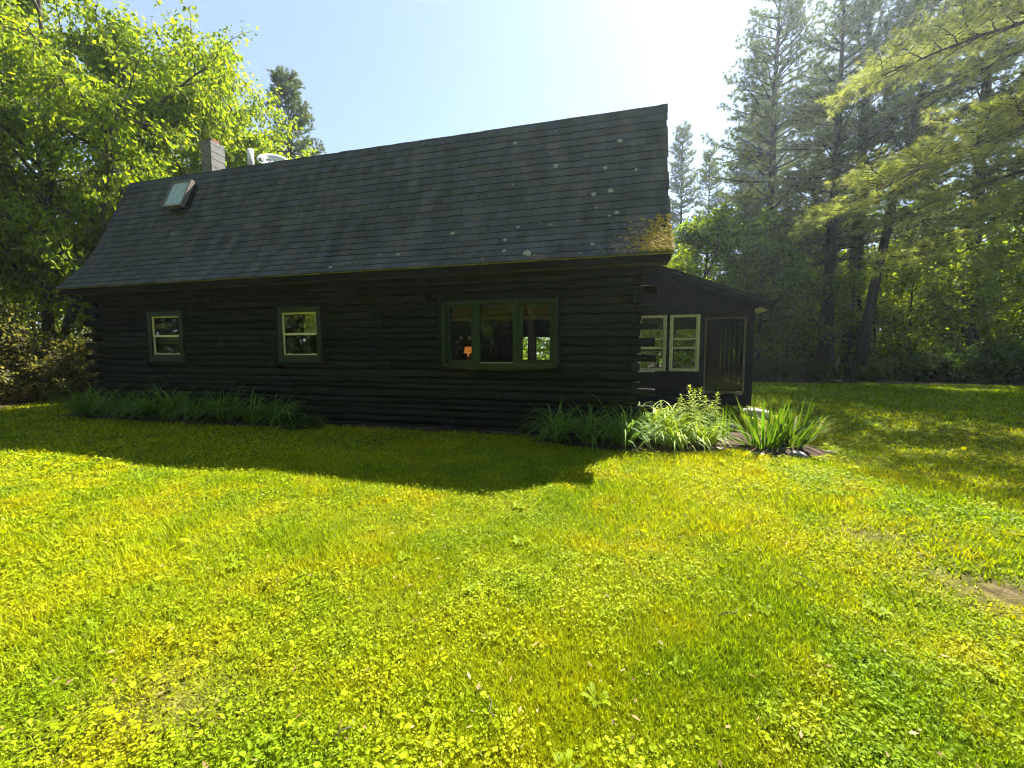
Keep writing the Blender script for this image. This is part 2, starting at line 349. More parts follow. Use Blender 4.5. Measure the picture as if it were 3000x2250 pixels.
# back wall with three window openings, floor, ceiling, partitions
bw = MB(); far_win = [(-3.70, -3.30, 1.27, 2.16), (-3.05, -2.45, 1.26, 2.15), (-9.0, -8.2, 1.3, 2.3)]
cuts = [XL]
for w in sorted(far_win): bw.box(cuts[-1], w[0], YB, YB + .15, 0, 3.0); bw.box(w[0], w[1], YB, YB + .15, 0, w[2]); bw.box(w[0], w[1], YB, YB + .15, w[3], 3.0); cuts.append(w[1])
bw.box(cuts[-1], XR, YB, YB + .15, 0, 3.0)
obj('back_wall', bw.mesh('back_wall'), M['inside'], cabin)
for w in far_win:
    fw_ = MB(); fw_.box(w[0], w[0] + .03, YB - .03, YB + .05, w[2], w[3]); fw_.box(w[1] - .03, w[1], YB - .03, YB + .05, w[2], w[3])
    fw_.box(w[0] + .03, w[1] - .03, YB - .03, YB + .05, w[2], w[2] + .03); fw_.box(w[0] + .03, w[1] - .03, YB - .03, YB + .05, w[3] - .03, w[3])
    fw_.box(w[0] + .03, w[1] - .03, YB - .02, YB + .03, (w[2] + w[3]) / 2 - .012 - .05, (w[2] + w[3]) / 2 + .012 - .05)
    b_ = obj('back_window', fw_.mesh('back_window'), M['dark_board'], cabin)
    obj('pane', MB().box(w[0] + .03, w[1] - .03, YB + .055, YB + .06, w[2] + .03, w[3] - .03).mesh('pane'), M['glass'], b_)
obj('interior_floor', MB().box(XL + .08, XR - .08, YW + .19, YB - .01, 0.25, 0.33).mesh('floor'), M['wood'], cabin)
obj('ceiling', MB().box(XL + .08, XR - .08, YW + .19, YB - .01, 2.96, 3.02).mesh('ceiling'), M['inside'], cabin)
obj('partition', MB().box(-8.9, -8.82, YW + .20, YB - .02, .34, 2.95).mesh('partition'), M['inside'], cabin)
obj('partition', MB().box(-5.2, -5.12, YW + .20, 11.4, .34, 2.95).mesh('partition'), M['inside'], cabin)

# double hung windows
def double_hung(w, sash, blind=False):
    x0, x1, z0, z1 = w; sx0, sx1, sz0, sz1, zm = sash
    t = MB(); f = YW - .028
    t.box(x0, sx0, f, YW + .1, z0, z1); t.box(sx1, x1, f, YW + .1, z0, z1)
    t.box(sx0, sx1, f + .003, YW + .1, sz1, z1); t.box(sx0, sx1, f + .003, YW + .1, z0, sz0)
    win = obj('window', t.mesh('window_trim'), M['green'], cabin)
    cs = MB(); g = YW - .012
    cs.box(x0 - .085, x0 - .002, g, YW + .12, z0 - .03, z1 + .08); cs.box(x1 + .002, x1 + .085, g, YW + .12, z0 - .03, z1 + .08)
    cs.box(x0 - .002, x1 + .002, g, YW + .12, z1 + .002, z1 + .08); cs.box(x0 - .10, x1 + .10, g - .035, YW + .1, z0 - .062, z0 - .003)
    obj('casing', cs.mesh('casing'), M['dark_board'], win)
    y0, y1 = YW + .004, YW + .05; b = .036
    up = MB(); up.box(sx0, sx0 + b, y0, y1, zm, sz1); up.box(sx1 - b, sx1, y0, y1, zm, sz1); up.box(sx0 + b, sx1 - b, y0 + .002, y1, sz1 - b, sz1); up.box(sx0 + b, sx1 - b, y0 - .006, y1, zm - .022, zm + .024)
    obj('upper_sash', up.mesh('upper_sash'), M['cream'], win)
    lo = MB(); lo.box(sx0, sx0 + b * .8, y0 + .012, y1, sz0, zm - .001); lo.box(sx1 - b * .8, sx1, y0 + .012, y1, sz0, zm - .001); lo.box(sx0 + b * .8, sx1 - b * .8, y0 + .014, y1, sz0, sz0 + b * .75)
    obj('lower_sash', lo.mesh('lower_sash'), M['cream'], win)
    for lx in (.12, .82):
        xx = sx0 + (sx1 - sx0) * lx; obj('sash_latch', MB().box(xx, xx + .055, y0 + .004, y0 + .03, sz0 + b * .76, sz0 + b * .76 + .014).mesh('latch'), M['cream'], win)
    obj('pane', MB().box(sx0 + b, sx1 - b, y0 + .022, y0 + .026, zm + .025, sz1 - b).mesh('pane'), M['glass'], win)
    obj('pane', MB().box(sx0 + b * .8, sx1 - b * .8, y0 + .032, y0 + .036, sz0 + b * .76, zm - .024).mesh('pane'), M['glass'], win)
    # inner reveal
    rv = MB(); rv.box(sx0 - .03, sx0 - .001, YW + .101, YW + .30, sz0, sz1); rv.box(sx1 + .001, sx1 + .03, YW + .101, YW + .30, sz0, sz1)
    obj('reveal', rv.mesh('reveal'), M['cream'], win)
    if blind:
        bl = MB(); z = sz1 - .03
        bl.box(sx0 + .02, sx1 - .02, YW + .055, YW + .09, z - .03, z); z -= .04
        while z > sz1 - .40:
            bl.add([(sx0 + .025, YW + .060, z - .022), (sx1 - .025, YW + .060, z - .022), (sx1 - .025, YW + .072, z), (sx0 + .025, YW + .072, z)], [(0, 1, 2, 3)]); z -= .024
        bl.box(sx0 + .025, sx1 - .025, YW + .058, YW + .08, z - .012, z)
        obj('slatted_blind', bl.mesh('blind'), M['cream'], win)
double_hung(WIN[0], (-10.968, -10.085, 1.49, 2.40, 1.93))
double_hung(WIN[1], (-7.147, -6.245, 1.478, 2.393, 1.93), True)

# bow window
def bowY(x): return 7.285 + 0.075 * ((x + 2.225) / 1.05) ** 2
cs = MB(); g = YW - .03
x0, x1, z0, z1 = PIC
cs.box(x0, x0 + .12, g, YW + .15, z0, z1); cs.box(x1 - .12, x1, g, YW + .15, z0, z1); cs.box(x0 + .12, x1 - .12, g + .002, YW + .15, 2.503, z1); cs.box(x0 + .12, x1 - .12, g + .002, YW + .15, z0, 1.248)
bow = obj('bow_window', cs.mesh('casing'), M['dark_board'], cabin)
xsb = np.linspace(-3.34, -1.11, 15)
def bow_strip(za, zb_, dy0, dy1, lowcurve=0.0):
    m_ = MB(); V = []
    for x in xsb:
        y = bowY(x); lc = lowcurve * (1 - ((x + 2.225) / 1.115) ** 2)
        V += [(x, y + dy0, za - lc), (x, y + dy0, zb_), (x, YW + .14, zb_), (x, YW + .14, za - lc)]
    Fq = []
    for ii in range(len(xsb) - 1):
        for jj in range(4): A = ii * 4 + jj; B = ii * 4 + (jj + 1) % 4; Fq.append((A, B, B + 4, A + 4))
    Fq += [(0, 1, 2, 3), tuple(len(V) - 4 + q for q in (3, 2, 1, 0))]
    return m_.add(V, Fq)
obj('head_board', bow_strip(2.436, 2.500, -.022, 0).mesh('head'), M['green'], bow)
obj('sill', bow_strip(1.262, 1.328, -.035, 0).mesh('sill'), M['green'], bow)
obj('apron', bow_strip(1.252, 1.260, -.012, 0, .058).mesh('apron'), M['green'], bow)
jm = MB(); jm.box(-3.345, -3.275, 7.30, YW + .14, 1.329, 2.435); jm.box(-1.175, -1.105, 7.30, YW + .14, 1.329, 2.435)
obj('jamb', jm.mesh('jamb'), M['green'], bow)
for xm in (-2.617, -1.878):
    obj('mullion', MB().box(xm - .048, xm + .048, bowY(xm) - .012, bowY(xm) + .11, 1.329, 2.435).mesh('mullion'), M['green'], bow)
def skew_box(xa, xb, ya, yb, d, za, zb_):
    return [(xa, ya, za), (xb, yb, za), (xb, yb + d, za), (xa, ya + d, za), (xa, ya, zb_), (xb, yb, zb_), (xb, yb + d, zb_), (xa, ya + d, zb_)], [(0,3,2,1),(4,5,6,7),(0,1,5,4),(1,2,6,5),(2,3,7,6),(3,0,4,7)]
for xa, xb, fr in ((-3.27, -2.667, .075), (-2.567, -1.928, .012), (-1.828, -1.18, .075)):
    ya, yb = bowY(xa) + .02, bowY(xb) + .02
    def yy(x): return ya + (yb - ya) * (x - xa) / (xb - xa)
    sz0, sz1 = 1.331, 2.433; m_ = MB()
    if fr > .02:
        m_.add(*skew_box(xa, xa + fr, ya, yy(xa + fr), .05, sz0, sz1)); m_.add(*skew_box(xb - fr, xb, yy(xb - fr), yb, .05, sz0, sz1))
        m_.add(*skew_box(xa + fr, xb - fr, yy(xa + fr) + .002, yy(xb - fr) + .002, .05, sz0, sz0 + .05)); m_.add(*skew_box(xa + fr, xb - fr, yy(xa + fr) + .002, yy(xb - fr) + .002, .05, sz1 - .055, sz1))
        obj('casement_sash', m_.mesh('sash'), M['green'], bow)
        obj('pane', MB().add(*skew_box(xa + fr, xb - fr, yy(xa + fr) + .02, yy(xb - fr) + .02, .004, sz0 + .051, sz1 - .056)).mesh('pane'), M['glass'], bow)
    else:
        m_.add(*skew_box(xa, xb, ya + .004, yb + .004, .04, sz0, sz0 + .014)); obj('sash_rail', m_.mesh('rail'), M['old_cream'], bow)
        obj('pane', MB().add(*skew_box(xa, xb, ya + .02, yb + .02, .004, sz0 + .015, sz1)).mesh('pane'), M['glass'], bow)
bl = MB(); bl.tube([(-3.2, 7.50, 2.17), (-1.25, 7.50, 2.17)], .045, 10); bl.box(-3.2, -1.25, 7.49, 7.50, 2.2, 2.45)
obj('rolled_blind', bl.mesh('rolled_blind', True), M['bamboo'], bow)

# roof profile (y, z): eave, bell-cast flare, steep slope, break, ridge
prof = [(6.985, 3.115), (7.25, 3.40), (7.50, 3.70), (7.70, 4.005), (7.87, 4.32), (8.10, 4.835), (8.72, 6.265)]
pr = np.array(prof); seg = np.linalg.norm(np.diff(pr, axis=0), axis=1); S = np.concatenate([[0], np.cumsum(seg)]); LT = S[-1]
def on_prof(s):
    y = np.interp(s, S, pr[:, 0]); z = np.interp(s, S, pr[:, 1]); e = 0.03
    dy = np.interp(s + e, S, pr[:, 0]) - np.interp(s - e, S, pr[:, 0]); dz = np.interp(s + e, S, pr[:, 1]) - np.interp(s - e, S, pr[:, 1])
    L_ = math.hypot(dy, dz); return y, z, -dz / L_, dy / L_        # point, outward normal (y, z)
RID = (11.10, 7.44)
front = prof + [RID]; back = [(22.2 - y, z) for y, z in prof][::-1]
outer = front + back
inner = [(y + (0.10 if y < 11 else -0.10 if y > 11.2 else 0), z - 0.10) for y, z in outer]
dk = MB(); n_ = len(outer)
ring = []
for xx in (EX0 + .02, EX1 - .02): ring.append([(xx, y, z) for y, z in outer] + [(xx, y, z) for y, z in inner])
Fq = []
for ii in range(n_ - 1):
    Fq += [(ii, ii + 1, 2 * n_ + ii + 1, 2 * n_ + ii), (n_ + ii + 1, n_ + ii, 3 * n_ + ii, 3 * n_ + ii + 1), (ii + 1, ii, n_ + ii, n_ + ii + 1), (2 * n_ + ii, 2 * n_ + ii + 1, 3 * n_ + ii + 1, 3 * n_ + ii)]
for ii in (0, n_ - 1): Fq.append((ii, 2 * n_ + ii, 3 * n_ + ii, n_ + ii))
dk.add(ring[0] + ring[1], Fq)
roof = obj('roof', dk.mesh('roof_deck'), M['deck'], cabin)
# gable walls above the logs
for xx in (EX0 + .58, EX1 - .58):
    gp = [(YW + .1, 3.0)] + [(y + .06, z - .12) for y, z in prof[2:]] + [(RID[0], RID[1] - .14)] + [(22.2 - y - .06, z - .12) for y, z in prof[2:]][::-1] + [(22.2 - YW - .1, 3.0)]
    obj('gable_wall', MB().prism(gp, 'x', xx - .04, xx + .04).mesh('gable'), M['dark_board'], cabin)
# eave: fascia, drip edge, soffit, plate beam
obj('fascia', MB().box(EX0 + .04, EX1 - .05, 7.005, 7.03, 2.965, 3.085).mesh('fascia'), M['dark_board'], cabin)
obj('soffit', MB().box(EX0 + .04, EX1 - .05, 7.031, YW + .02, 2.985, 3.0).mesh('soffit'), M['soffit'], cabin)
obj('frieze_board', MB().box(EX0 + .6, EX1 - .42, YW - .035, YW + .1, 2.90, 2.984).mesh('frieze'), M['dark_board'], cabin)
de = MB(); q = rg(5); xx = EX0
while xx < EX1:
    x2 = min(EX1, xx + q.uniform(.2, .6)); d = q.uniform(0, .006); de.box(xx, x2 - .001, 6.985 - d, 7.03, 3.086 - q.uniform(0, .008), 3.108); xx = x2
obj('drip_edge', de.mesh('drip_edge'), M['drip'], roof)
# shingles
rs = rg(21)
sflare = 1.05
ss = list(np.linspace(-0.035, sflare, 7)) + list(np.linspace(sflare, LT - .02, 15))[1:]
tabs = []
for ci in range(len(ss) - 1):
    sa, sb = ss[ci], min(ss[ci + 1] + .02, LT - .004); x = EX0 - rs.uniform(0, .3)
    y0_, z0_, ny0, nz0 = on_prof(max(sa, 0)); y1_, z1_, ny1, nz1 = on_prof(sb)
    if sa < 0: y0_ -= .020; z0_ -= .024
    while x < EX1:
        w = rs.uniform(.20, .34); xa, xb = max(x, EX0), min(x + w, EX1); x += w
        if xb - xa < .05: continue
        dl = rs.normal(0, .0045); tx = (y1_ - y0_); tz = (z1_ - z0_); tl = math.hypot(tx, tz); tx /= tl; tz /= tl
        dl2 = dl + rs.normal(0, .003); th = .019 + rs.normal(0, .003)
        g_ = .0015
        V = [(xa + g_, y0_ - tx * dl + ny0 * .003, z0_ - tz * dl + nz0 * .003), (xb - g_, y0_ - tx * dl2 + ny0 * .003, z0_ - tz * dl2 + nz0 * .003),
             (xa + g_, y0_ - tx * dl + ny0 * th, z0_ - tz * dl + nz0 * th), (xb - g_, y0_ - tx * dl2 + ny0 * th, z0_ - tz * dl2 + nz0 * th),
             (xa + g_, y1_ + ny1 * .004, z1_ + nz1 * .004), (xb - g_, y1_ + ny1 * .004, z1_ + nz1 * .004)]
        Fq = [(2, 3, 5, 4), (0, 1, 3, 2), (0, 2, 4), (1, 5, 3)]
        v = 0.084 * (1 + 0.34 * (rs.random() - .5)); h_ = rs.random()
        col = np.array([v * .88, v * .98, v * 1.10])
        if h_ < .14: col = np.array([v * .93, v * 1.02, v * .98])
        elif h_ < .26: col = np.array([v * 1.06, v * .98, v * 1.0])
        elif h_ < .42: col = np.array([v * .84, v * .98, v * 1.2])
        if rs.random() < .12: col *= rs.uniform(1.0, 1.15)
        sc_ = (xb - xa) * tl; dist = math.sqrt(((xa + xb) / 2) ** 2 + y0_ ** 2 + (z0_ - 1.5) ** 2)
        fac = abs((-(xa + xb) / 2 * 0 - y0_ * ny0 + (1.5 - z0_) * nz0)) / dist
        tabs.append((sc_ * fac / dist ** 2, V, Fq, col))
tabs.sort(key=lambda t: -t[0])
for t in tabs[:300]: obj('shingle', MB().add(t[1], t[2]).mesh('shingle', tint=t[3]), M['shingle'], roof)
m_ = MB(); cl = []
for t in tabs[300:]: m_.add(t[1], t[2]); cl += [t[3]] * 6
obj('shingles', m_.mesh('shingles', tint=np.array(cl)), M['shingle'], roof, kind='stuff')
# break cap and lichens and moss
capm = MB(); q = rg(9); xx = EX0
while xx < EX1:
    x2 = min(EX1, xx + .30); d = q.normal(0, .003)
    capm.prism([(8.655, 6.09 + d), (8.725, 6.295 + d), (8.90, 6.385), (8.90, 6.36), (8.735, 6.268), (8.67, 6.10)], 'x', xx, x2 + .01); xx = x2
obj('break_cap', capm.mesh('cap', tint=(.055, .056, .055)), M['shingle'], roof)
lm = MB(); q = rg(12)
def disc(mb, cx, s, r, qq):
    y, z, ny_, nz_ = on_prof(s); k = 9; V = [(cx, y + ny_ * .026, z + nz_ * .026)]
    ty, tz = nz_, -ny_
    for i_ in range(k):
        a_ = 2 * math.pi * i_ / k; rr = r * qq.uniform(.65, 1.15); V.append((cx + rr * math.cos(a_), y + ny_ * .023 + ty * rr * math.sin(a_), z + nz_ * .023 + tz * rr * math.sin(a_)))
    mb.add(V, [(0, i_ + 1, (i_ + 1) % k + 1) for i_ in range(k)])
spots = [(-.55, 1.62, .055), (-.25, 1.67, .06), (-1.6, .16, .085), (-.5, .30, .045), (-2.1, .62, .05), (-2.05, .28, .04), (-.12, 1.12, .045), (-.25, 1.05, .03), (-1.9, .95, .04), (-3.2, .93, .05), (-1.3, 2.42, .055), (-2.2, 3.15, .05), (-.1, 2.85, .05), (-.35, 2.22, .045), (.2, 2.1, .035), (-5.6, .12, .05), (-4.2, .4, .04), (-1.3, .95, .03)]
for sx, s_, r_ in spots: disc(lm, sx, s_, r_, q)
for _ in range(55):
    s_ = min(LT - .1, q.exponential(1.1)); disc(lm, q.uniform(EX0 + .3, EX1 - .2), s_, q.uniform(.010, .026), q)
obj('lichen', lm.mesh('lichen'), M['lichen'], roof, kind='stuff')
V, Fm = [], []
for _ in range(460):
    s_ = abs(q.normal(0, .42)); cx = EX1 - .02 - abs(q.normal(0, .22)); 
    if s_ > 1.0: continue
    y, z, ny_, nz_ = on_prof(s_); r_ = q.uniform(.012, .042); c0 = np.array([cx, y + ny_ * .02, z + nz_ * .02]); o_ = len(V)
    e1 = np.array([1, 0, 0]); e2 = np.array([0, nz_, -ny_]); e3 = np.array([0, ny_, nz_])
    for rr, hh in ((1, 0), (.75, .55), (.3, .95)):
        for i_ in range(6):
            a_ = i_ * math.pi / 3; V.append(c0 + r_ * (rr * q.uniform(.8, 1.2)) * (math.cos(a_) * e1 + math.sin(a_) * e2) + e3 * r_ * hh * .8)
    for L_ in range(2):
        for i_ in range(6): A = o_ + L_ * 6 + i_; B = o_ + L_ * 6 + (i_ + 1) % 6; Fm.append((A, B, B + 6, A + 6))
    Fm.append(tuple(range(o_ + 12, o_ + 18)))
me = bpy.data.meshes.new('moss'); me.from_pydata([tuple(v) for v in V], [], Fm); me.polygons.foreach_set('use_smooth', [True] * len(Fm)); me.update()
obj('moss', me, M['moss'], roof, kind='stuff')
nd = []  # litter laid thickly to stand in for sunlit shingles
for _ in range(700):
    s_ = abs(q.normal(0, .38)); cx = EX1 - .02 - abs(q.normal(0, .42))
    if s_ > .95: continue
    y, z, ny_, nz_ = on_prof(s_); a_ = q.uniform(0, 6.28); L_ = q.uniform(.04, .10); d = np.array([math.cos(a_), nz_ * math.sin(a_), -ny_ * math.sin(a_)]); p0 = np.array([cx, y + ny_ * .03, z + nz_ * .03])
    nd.append((np.array([p0, p0 + d * L_ * .5 + np.array([0, ny_, nz_]) * .008, p0 + d * L_]), np.array([.0022, .0022, .0015])))
Vn, Fn = tube_np(nd, 3); obj('sunlit_pine_litter', mesh_np('sunlit_pine_litter', Vn, Fn), M['litter'], roof, kind='stuff')

# skylight
def slope_frame(s):
    y, z, ny_, nz_ = on_prof(s); return y, z, ny_, nz_
def slope_box(mb, xa, xb, sa, sb, ha, hb):
    V = []
    for h_ in (ha, hb):
        for x_, s_ in ((xa, sa), (xb, sa), (xb, sb), (xa, sb)):
            y, z, ny_, nz_ = on_prof(s_); y2, z2, ny2, nz2 = on_prof(2.4); V.append((x_, y + ny2 * h_, z + nz2 * h_))
    return mb.add(V, [(0,3,2,1),(4,5,6,7),(0,1,5,4),(1,2,6,5),(2,3,7,6),(3,0,4,7)])
SK = (-11.31, -10.66, 2.36, 3.18)
sk = obj('skylight', slope_box(MB(), SK[0] + .05, SK[1] - .03, SK[2] + .07, SK[3] - .05, -.02, .145).mesh('curb'), M['dark_board'], cabin)
fr = MB()
slope_box(fr, SK[0], SK[0] + .045, SK[2], SK[3], .14, .235); slope_box(fr, SK[1] - .045, SK[1], SK[2], SK[3], .14, .235)
slope_box(fr, SK[0] + .046, SK[1] - .046, SK[2], SK[2] + .05, .141, .234); slope_box(fr, SK[0] + .046, SK[1] - .046, SK[3] - .05, SK[3], .141, .234)
obj('frame', fr.mesh('skylight_frame'), M['bronze'], sk)
obj('pane', slope_box(MB(), SK[0] + .046, SK[1] - .046, SK[2] + .051, SK[3] - .051, .16, .218).mesh('skylight_pane'), M['skypane'], sk)
# chimney
CX0, CX1, CY0, CY1 = -11.90, -11.515, 9.60, 10.03
ch = obj('chimney', MB().box(CX0 + .010, CX1 - .010, CY0 + .010, CY1 - .010, 6.4, 7.63).mesh('mortar_core'), M['mortar'], cabin)
zc = 6.52; q = rg(4)
while zc < 7.60:
    z2 = min(zc + .205, 7.66); obj('block', MB().box(CX0 + q.normal(0, .002), CX1 + q.normal(0, .002), CY0 + q.normal(0, .002), CY1, zc, z2 - .018).mesh('block'), M['block'], ch); zc = z2
fl = MB(); fx0, fx1, fy0, fy1 = CX0 + .09, CX1 - .06, CY0 + .09, CY1 - .1
for b_ in ((fx0, fx1, fy0, fy0 + .03), (fx0, fx1, fy1 - .03, fy1), (fx0, fx0 + .03, fy0 + .031, fy1 - .031), (fx1 - .03, fx1, fy0 + .031, fy1 - .031)): fl.box(*b_, 7.60, 7.74)
obj('flue_tile', fl.mesh('flue'), M['clay'], ch)
obj('vent_pipe', MB().tube([(-9.80, 9.3, 6.4), (-9.80, 9.3, 7.02)], .078, 16).mesh('vent_pipe', True), M['white'], cabin)
# satellite dish
sd = thing('satellite_dish', (-9.16, 9.42, 6.60), 'pale grey satellite dish behind the roof break beside white pipe', 'dish', scale=.86)
V, Fd = [], []; K, Rn = 28, 6
for back_ in (0, 1):
    for r_ in range(Rn + 1):
        for k_ in range(K):
            t_ = r_ / Rn; a_ = 2 * math.pi * k_ / K; V.append((.46 * t_ * math.cos(a_), -.085 * t_ * t_ + .012 * back_, .36 * t_ * math.sin(a_)))
o2 = (Rn + 1) * K
for r_ in range(Rn):
    for k_ in range(K):
        A = r_ * K + k_; B = r_ * K + (k_ + 1) % K; Fd += [(A, B, B + K, A + K), (A + o2 + K, B + o2 + K, B + o2, A + o2)]
for k_ in range(K): A = Rn * K + k_; B = Rn * K + (k_ + 1) % K; Fd.append((A, B, B + o2, A + o2))
md = MB(); md.add(V, Fd); tilt = Matrix.Rotation(math.radians(38), 4, 'Z') @ Matrix.Rotation(math.radians(-38), 4, 'X')
refl = obj('reflector', md.mesh('reflector', True), M['white'], sd); refl.matrix_local = Matrix.Translation((0, 0, .05)) @ tilt
mk = MB()
def swoosh(pts, w):
    for (xa, za), (xb, zb_) in zip(pts[:-1], pts[1:]):
        dx, dz = xb - xa, zb_ - za; L_ = math.hypot(dx, dz); nx_, nz_ = -dz / L_ * w, dx / L_ * w
        def yf(x_, z_): return -.085 * ((x_ / .46) ** 2 + (z_ / .36) ** 2) - .004
        P4 = [(xa - nx_, za - nz_), (xb - nx_, zb_ - nz_), (xb + nx_, zb_ + nz_), (xa + nx_, za + nz_)]
        mk.add([(x_, yf(x_, z_), z_) for x_, z_ in P4], [(0, 1, 2, 3)])
swoosh([(-.20, .10), (-.15, .02), (-.06, -.02), (.02, -.01), (.05, .05), (.03, .13)], .018)
swoosh([(-.20, .12), (-.12, .13), (-.08, .06)], .022)
obj('printed_mark', mk.mesh('mark'), M['mark'], refl)
am = MB(); am.tube([(0, .02, -.30), (.05, -.25, -.42), (.08, -.50, -.28), (.08, -.54, -.14)], .014, 6); am.box(.03, .13, -.60, -.50, -.14, -.06)
ar = obj('feed_arm', am.mesh('arm'), M['grey_metal'], sd); ar.matrix_local = refl.matrix_local.copy()
obj('mast', MB().tube([(.04, .12, -.05), (.04, .12, -.30), (.04, .12, -.02 - .02 + (6.4 - 6.56))], .022, 8).mesh('mast'), M['grey_metal'], sd)

# ------------------------------------------------------------------ the porch on the right gable end
PY, PX0, PX1, PB = 10.60, 0.33, 2.949, 13.90
def proof(x): return 3.60 - 0.382 * (x - 0.58)          # underside of porch roof boards
pm = MB(); pm.prism([(PX0, proof(PX0) - .02), (3.23, proof(3.23) - .02), (3.23, proof(3.23) + .05), (PX0, proof(PX0) + .05)], 'y', 10.24, 14.2)
proof_ob = obj('porch_roof', pm.mesh('porch_roof'), M['deck'], cabin)
q = rg(33)
x = 3.25; ci = 0
while x > PX0 + .1:                                  # porch shingle courses, each a row along y
    x2 = x - .17; y = 10.225 - q.uniform(0, .2)
    while y < 14.2:
        w = q.uniform(.26, .38); ya, yb = max(10.22, y), min(14.2, y + w); y += w
        if yb - ya < .05: continue
        t_ = .012 + q.normal(0, .003); v_ = .036 * q.uniform(.8, 1.3)
        obj('shingle', MB().add([(x, ya + .002, proof(x) + .052), (x, yb - .002, proof(x) + .052), (x, ya + .002, proof(x) + .055 + t_), (x, yb - .002, proof(x) + .055 + t_), (x2 - .02, ya + .002, proof(x2 - .02) + .056), (x2 - .02, yb - .002, proof(x2 - .02) + .056)],
                                [(2, 3, 5, 4), (0, 1, 3, 2), (0, 2, 4), (1, 5, 3)]).mesh('shingle', tint=(v_, v_, v_ * .98)), M['shingle'], proof_ob)
    x = x2
obj('rake_board', MB().prism([(PX0 + .02, proof(PX0) - .022), (3.21, proof(3.21) - .022), (3.21, proof(3.21) - .15), (PX0 + .02, proof(PX0) - .16)], 'y', 10.262, 10.29).mesh('rake_board'), M['dark_board'], proof_ob)
obj('eave_board', MB().box(3.16, 3.19, 10.295, 14.15, proof(3.2) - .15, proof(3.2) - .025).mesh('eave_board'), M['dark_board'], proof_ob)
obj('soffit', MB().prism([(2.96, proof(2.96) - .16), (3.155, proof(3.155) - .15), (3.155, proof(3.155) - .135), (2.96, proof(2.96) - .145)], 'y', 10.295, 14.1).mesh('soffit'), M['old_cream'], proof_ob)
# front wall boards
z = 2.452
while z < 3.6:
    z2 = z + .205; xr = min(PX1, .58 + (3.60 - .17 - z2) / .382); xr0 = min(PX1, .58 + (3.60 - .17 - z) / .382)
    if xr0 < PX0 + .05: break
    poly = [(PX0, z), (xr0, z)] + ([(xr0, min(z2, proof(xr0) - .17))] if xr0 == PX1 and proof(PX1) - .17 > z + .01 else []) + ([(xr, z2)] if xr > PX0 else []) + [(PX0, z2 if xr > PX0 else proof(PX0) - .18)]
    mb_ = MB(); nP = len(poly)
    V = [(a_, PY + .000 + (0.016 if b_ > z + .01 else 0), b_ - .003) for a_, b_ in poly] + [(a_, PY + .05, b_ - .003) for a_, b_ in poly]
    mb_.add(V, [tuple(range(nP)), tuple(range(nP, 2 * nP))[::-1]] + [(k_, nP + k_, nP + (k_ + 1) % nP, (k_ + 1) % nP) for k_ in range(nP)])
    obj('siding_board', mb_.mesh('siding'), M['dark_board'], cabin); z = z2
for k_ in range(4):
    obj('siding_board', MB().box(PX0, 1.845, PY + .002 * (k_ % 2), PY + .06, .30 + .194 * k_, .30 + .194 * (k_ + 1) - .006).mesh('siding'), M['dark_board'], cabin)
ps = MB(); ps.box(PX0, .385, PY + .004, PY + .06, 1.078, 2.45); ps.box(1.056, 1.122, PY + .004, PY + .06, 1.078, 2.45); ps.box(1.796, 1.90, PY - .012, PY + .1, .29, 2.449); ps.box(2.79, PX1, PY - .012, PY + .12, .29, 2.449); ps.box(1.901, 2.789, PY - .004, PY + .08, 2.36, 2.448); ps.box(1.901, 2.789, PY - .004, PY + .08, .30, .56)
obj('porch_frame', ps.mesh('porch_frame'), M['dark_board'], cabin)
for wx0, wx1 in ((.387, 1.054), (1.124, 1.794)):
    f_ = MB(); b = .058; z0, z1 = 1.086, 2.438
    f_.box(wx0, wx0 + b, PY - .02, PY + .07, z0, z1); f_.box(wx1 - b, wx1, PY - .02, PY + .07, z0, z1); f_.box(wx0 + b, wx1 - b, PY - .018, PY + .07, z1 - b, z1); f_.box(wx0 + b, wx1 - b, PY - .018, PY + .07, z0, z0 + b * 1.2)
    pw = obj('porch_window', f_.mesh('porch_window'), M['old_cream'], cabin)
    r_ = MB(); r_.box(wx0 + b, wx1 - b, PY - .004, PY + .03, 1.848, 1.878); r_.box(wx0 + b, wx1 - b, PY - .006, PY + .03, 1.635, 1.668)
    r_.box(wx0 + b, wx0 + b + .022, PY + .002, PY + .03, z0 + b * 1.2, z1 - b); r_.box(wx1 - b - .022, wx1 - b, PY + .002, PY + .03, z0 + b * 1.2, z1 - b)
    obj('sash', r_.mesh('sash'), M['cream'], pw)
    obj('pane', MB().box(wx0 + b, wx1 - b, PY + .034, PY + .038, z0 + b * 1.2, z1 - b).mesh('pane'), M['glass'], pw)
sp_ = MB(); sp_.box(1.91, 1.945, PY - .002, PY + .03, .60, 2.355); sp_.box(2.745, 2.785, PY - .002, PY + .03, .60, 2.355); sp_.box(1.946, 2.744, PY, PY + .03, .575, .62); sp_.box(1.946, 2.744, PY, PY + .03, 2.32, 2.355)
scr = obj('screen_panel', sp_.mesh('screen_frame'), M['bronze'], cabin)
obj('screen', MB().box(1.946, 2.744, PY + .012, PY + .015, .621, 2.319).mesh('screen'), M['screen'], scr)
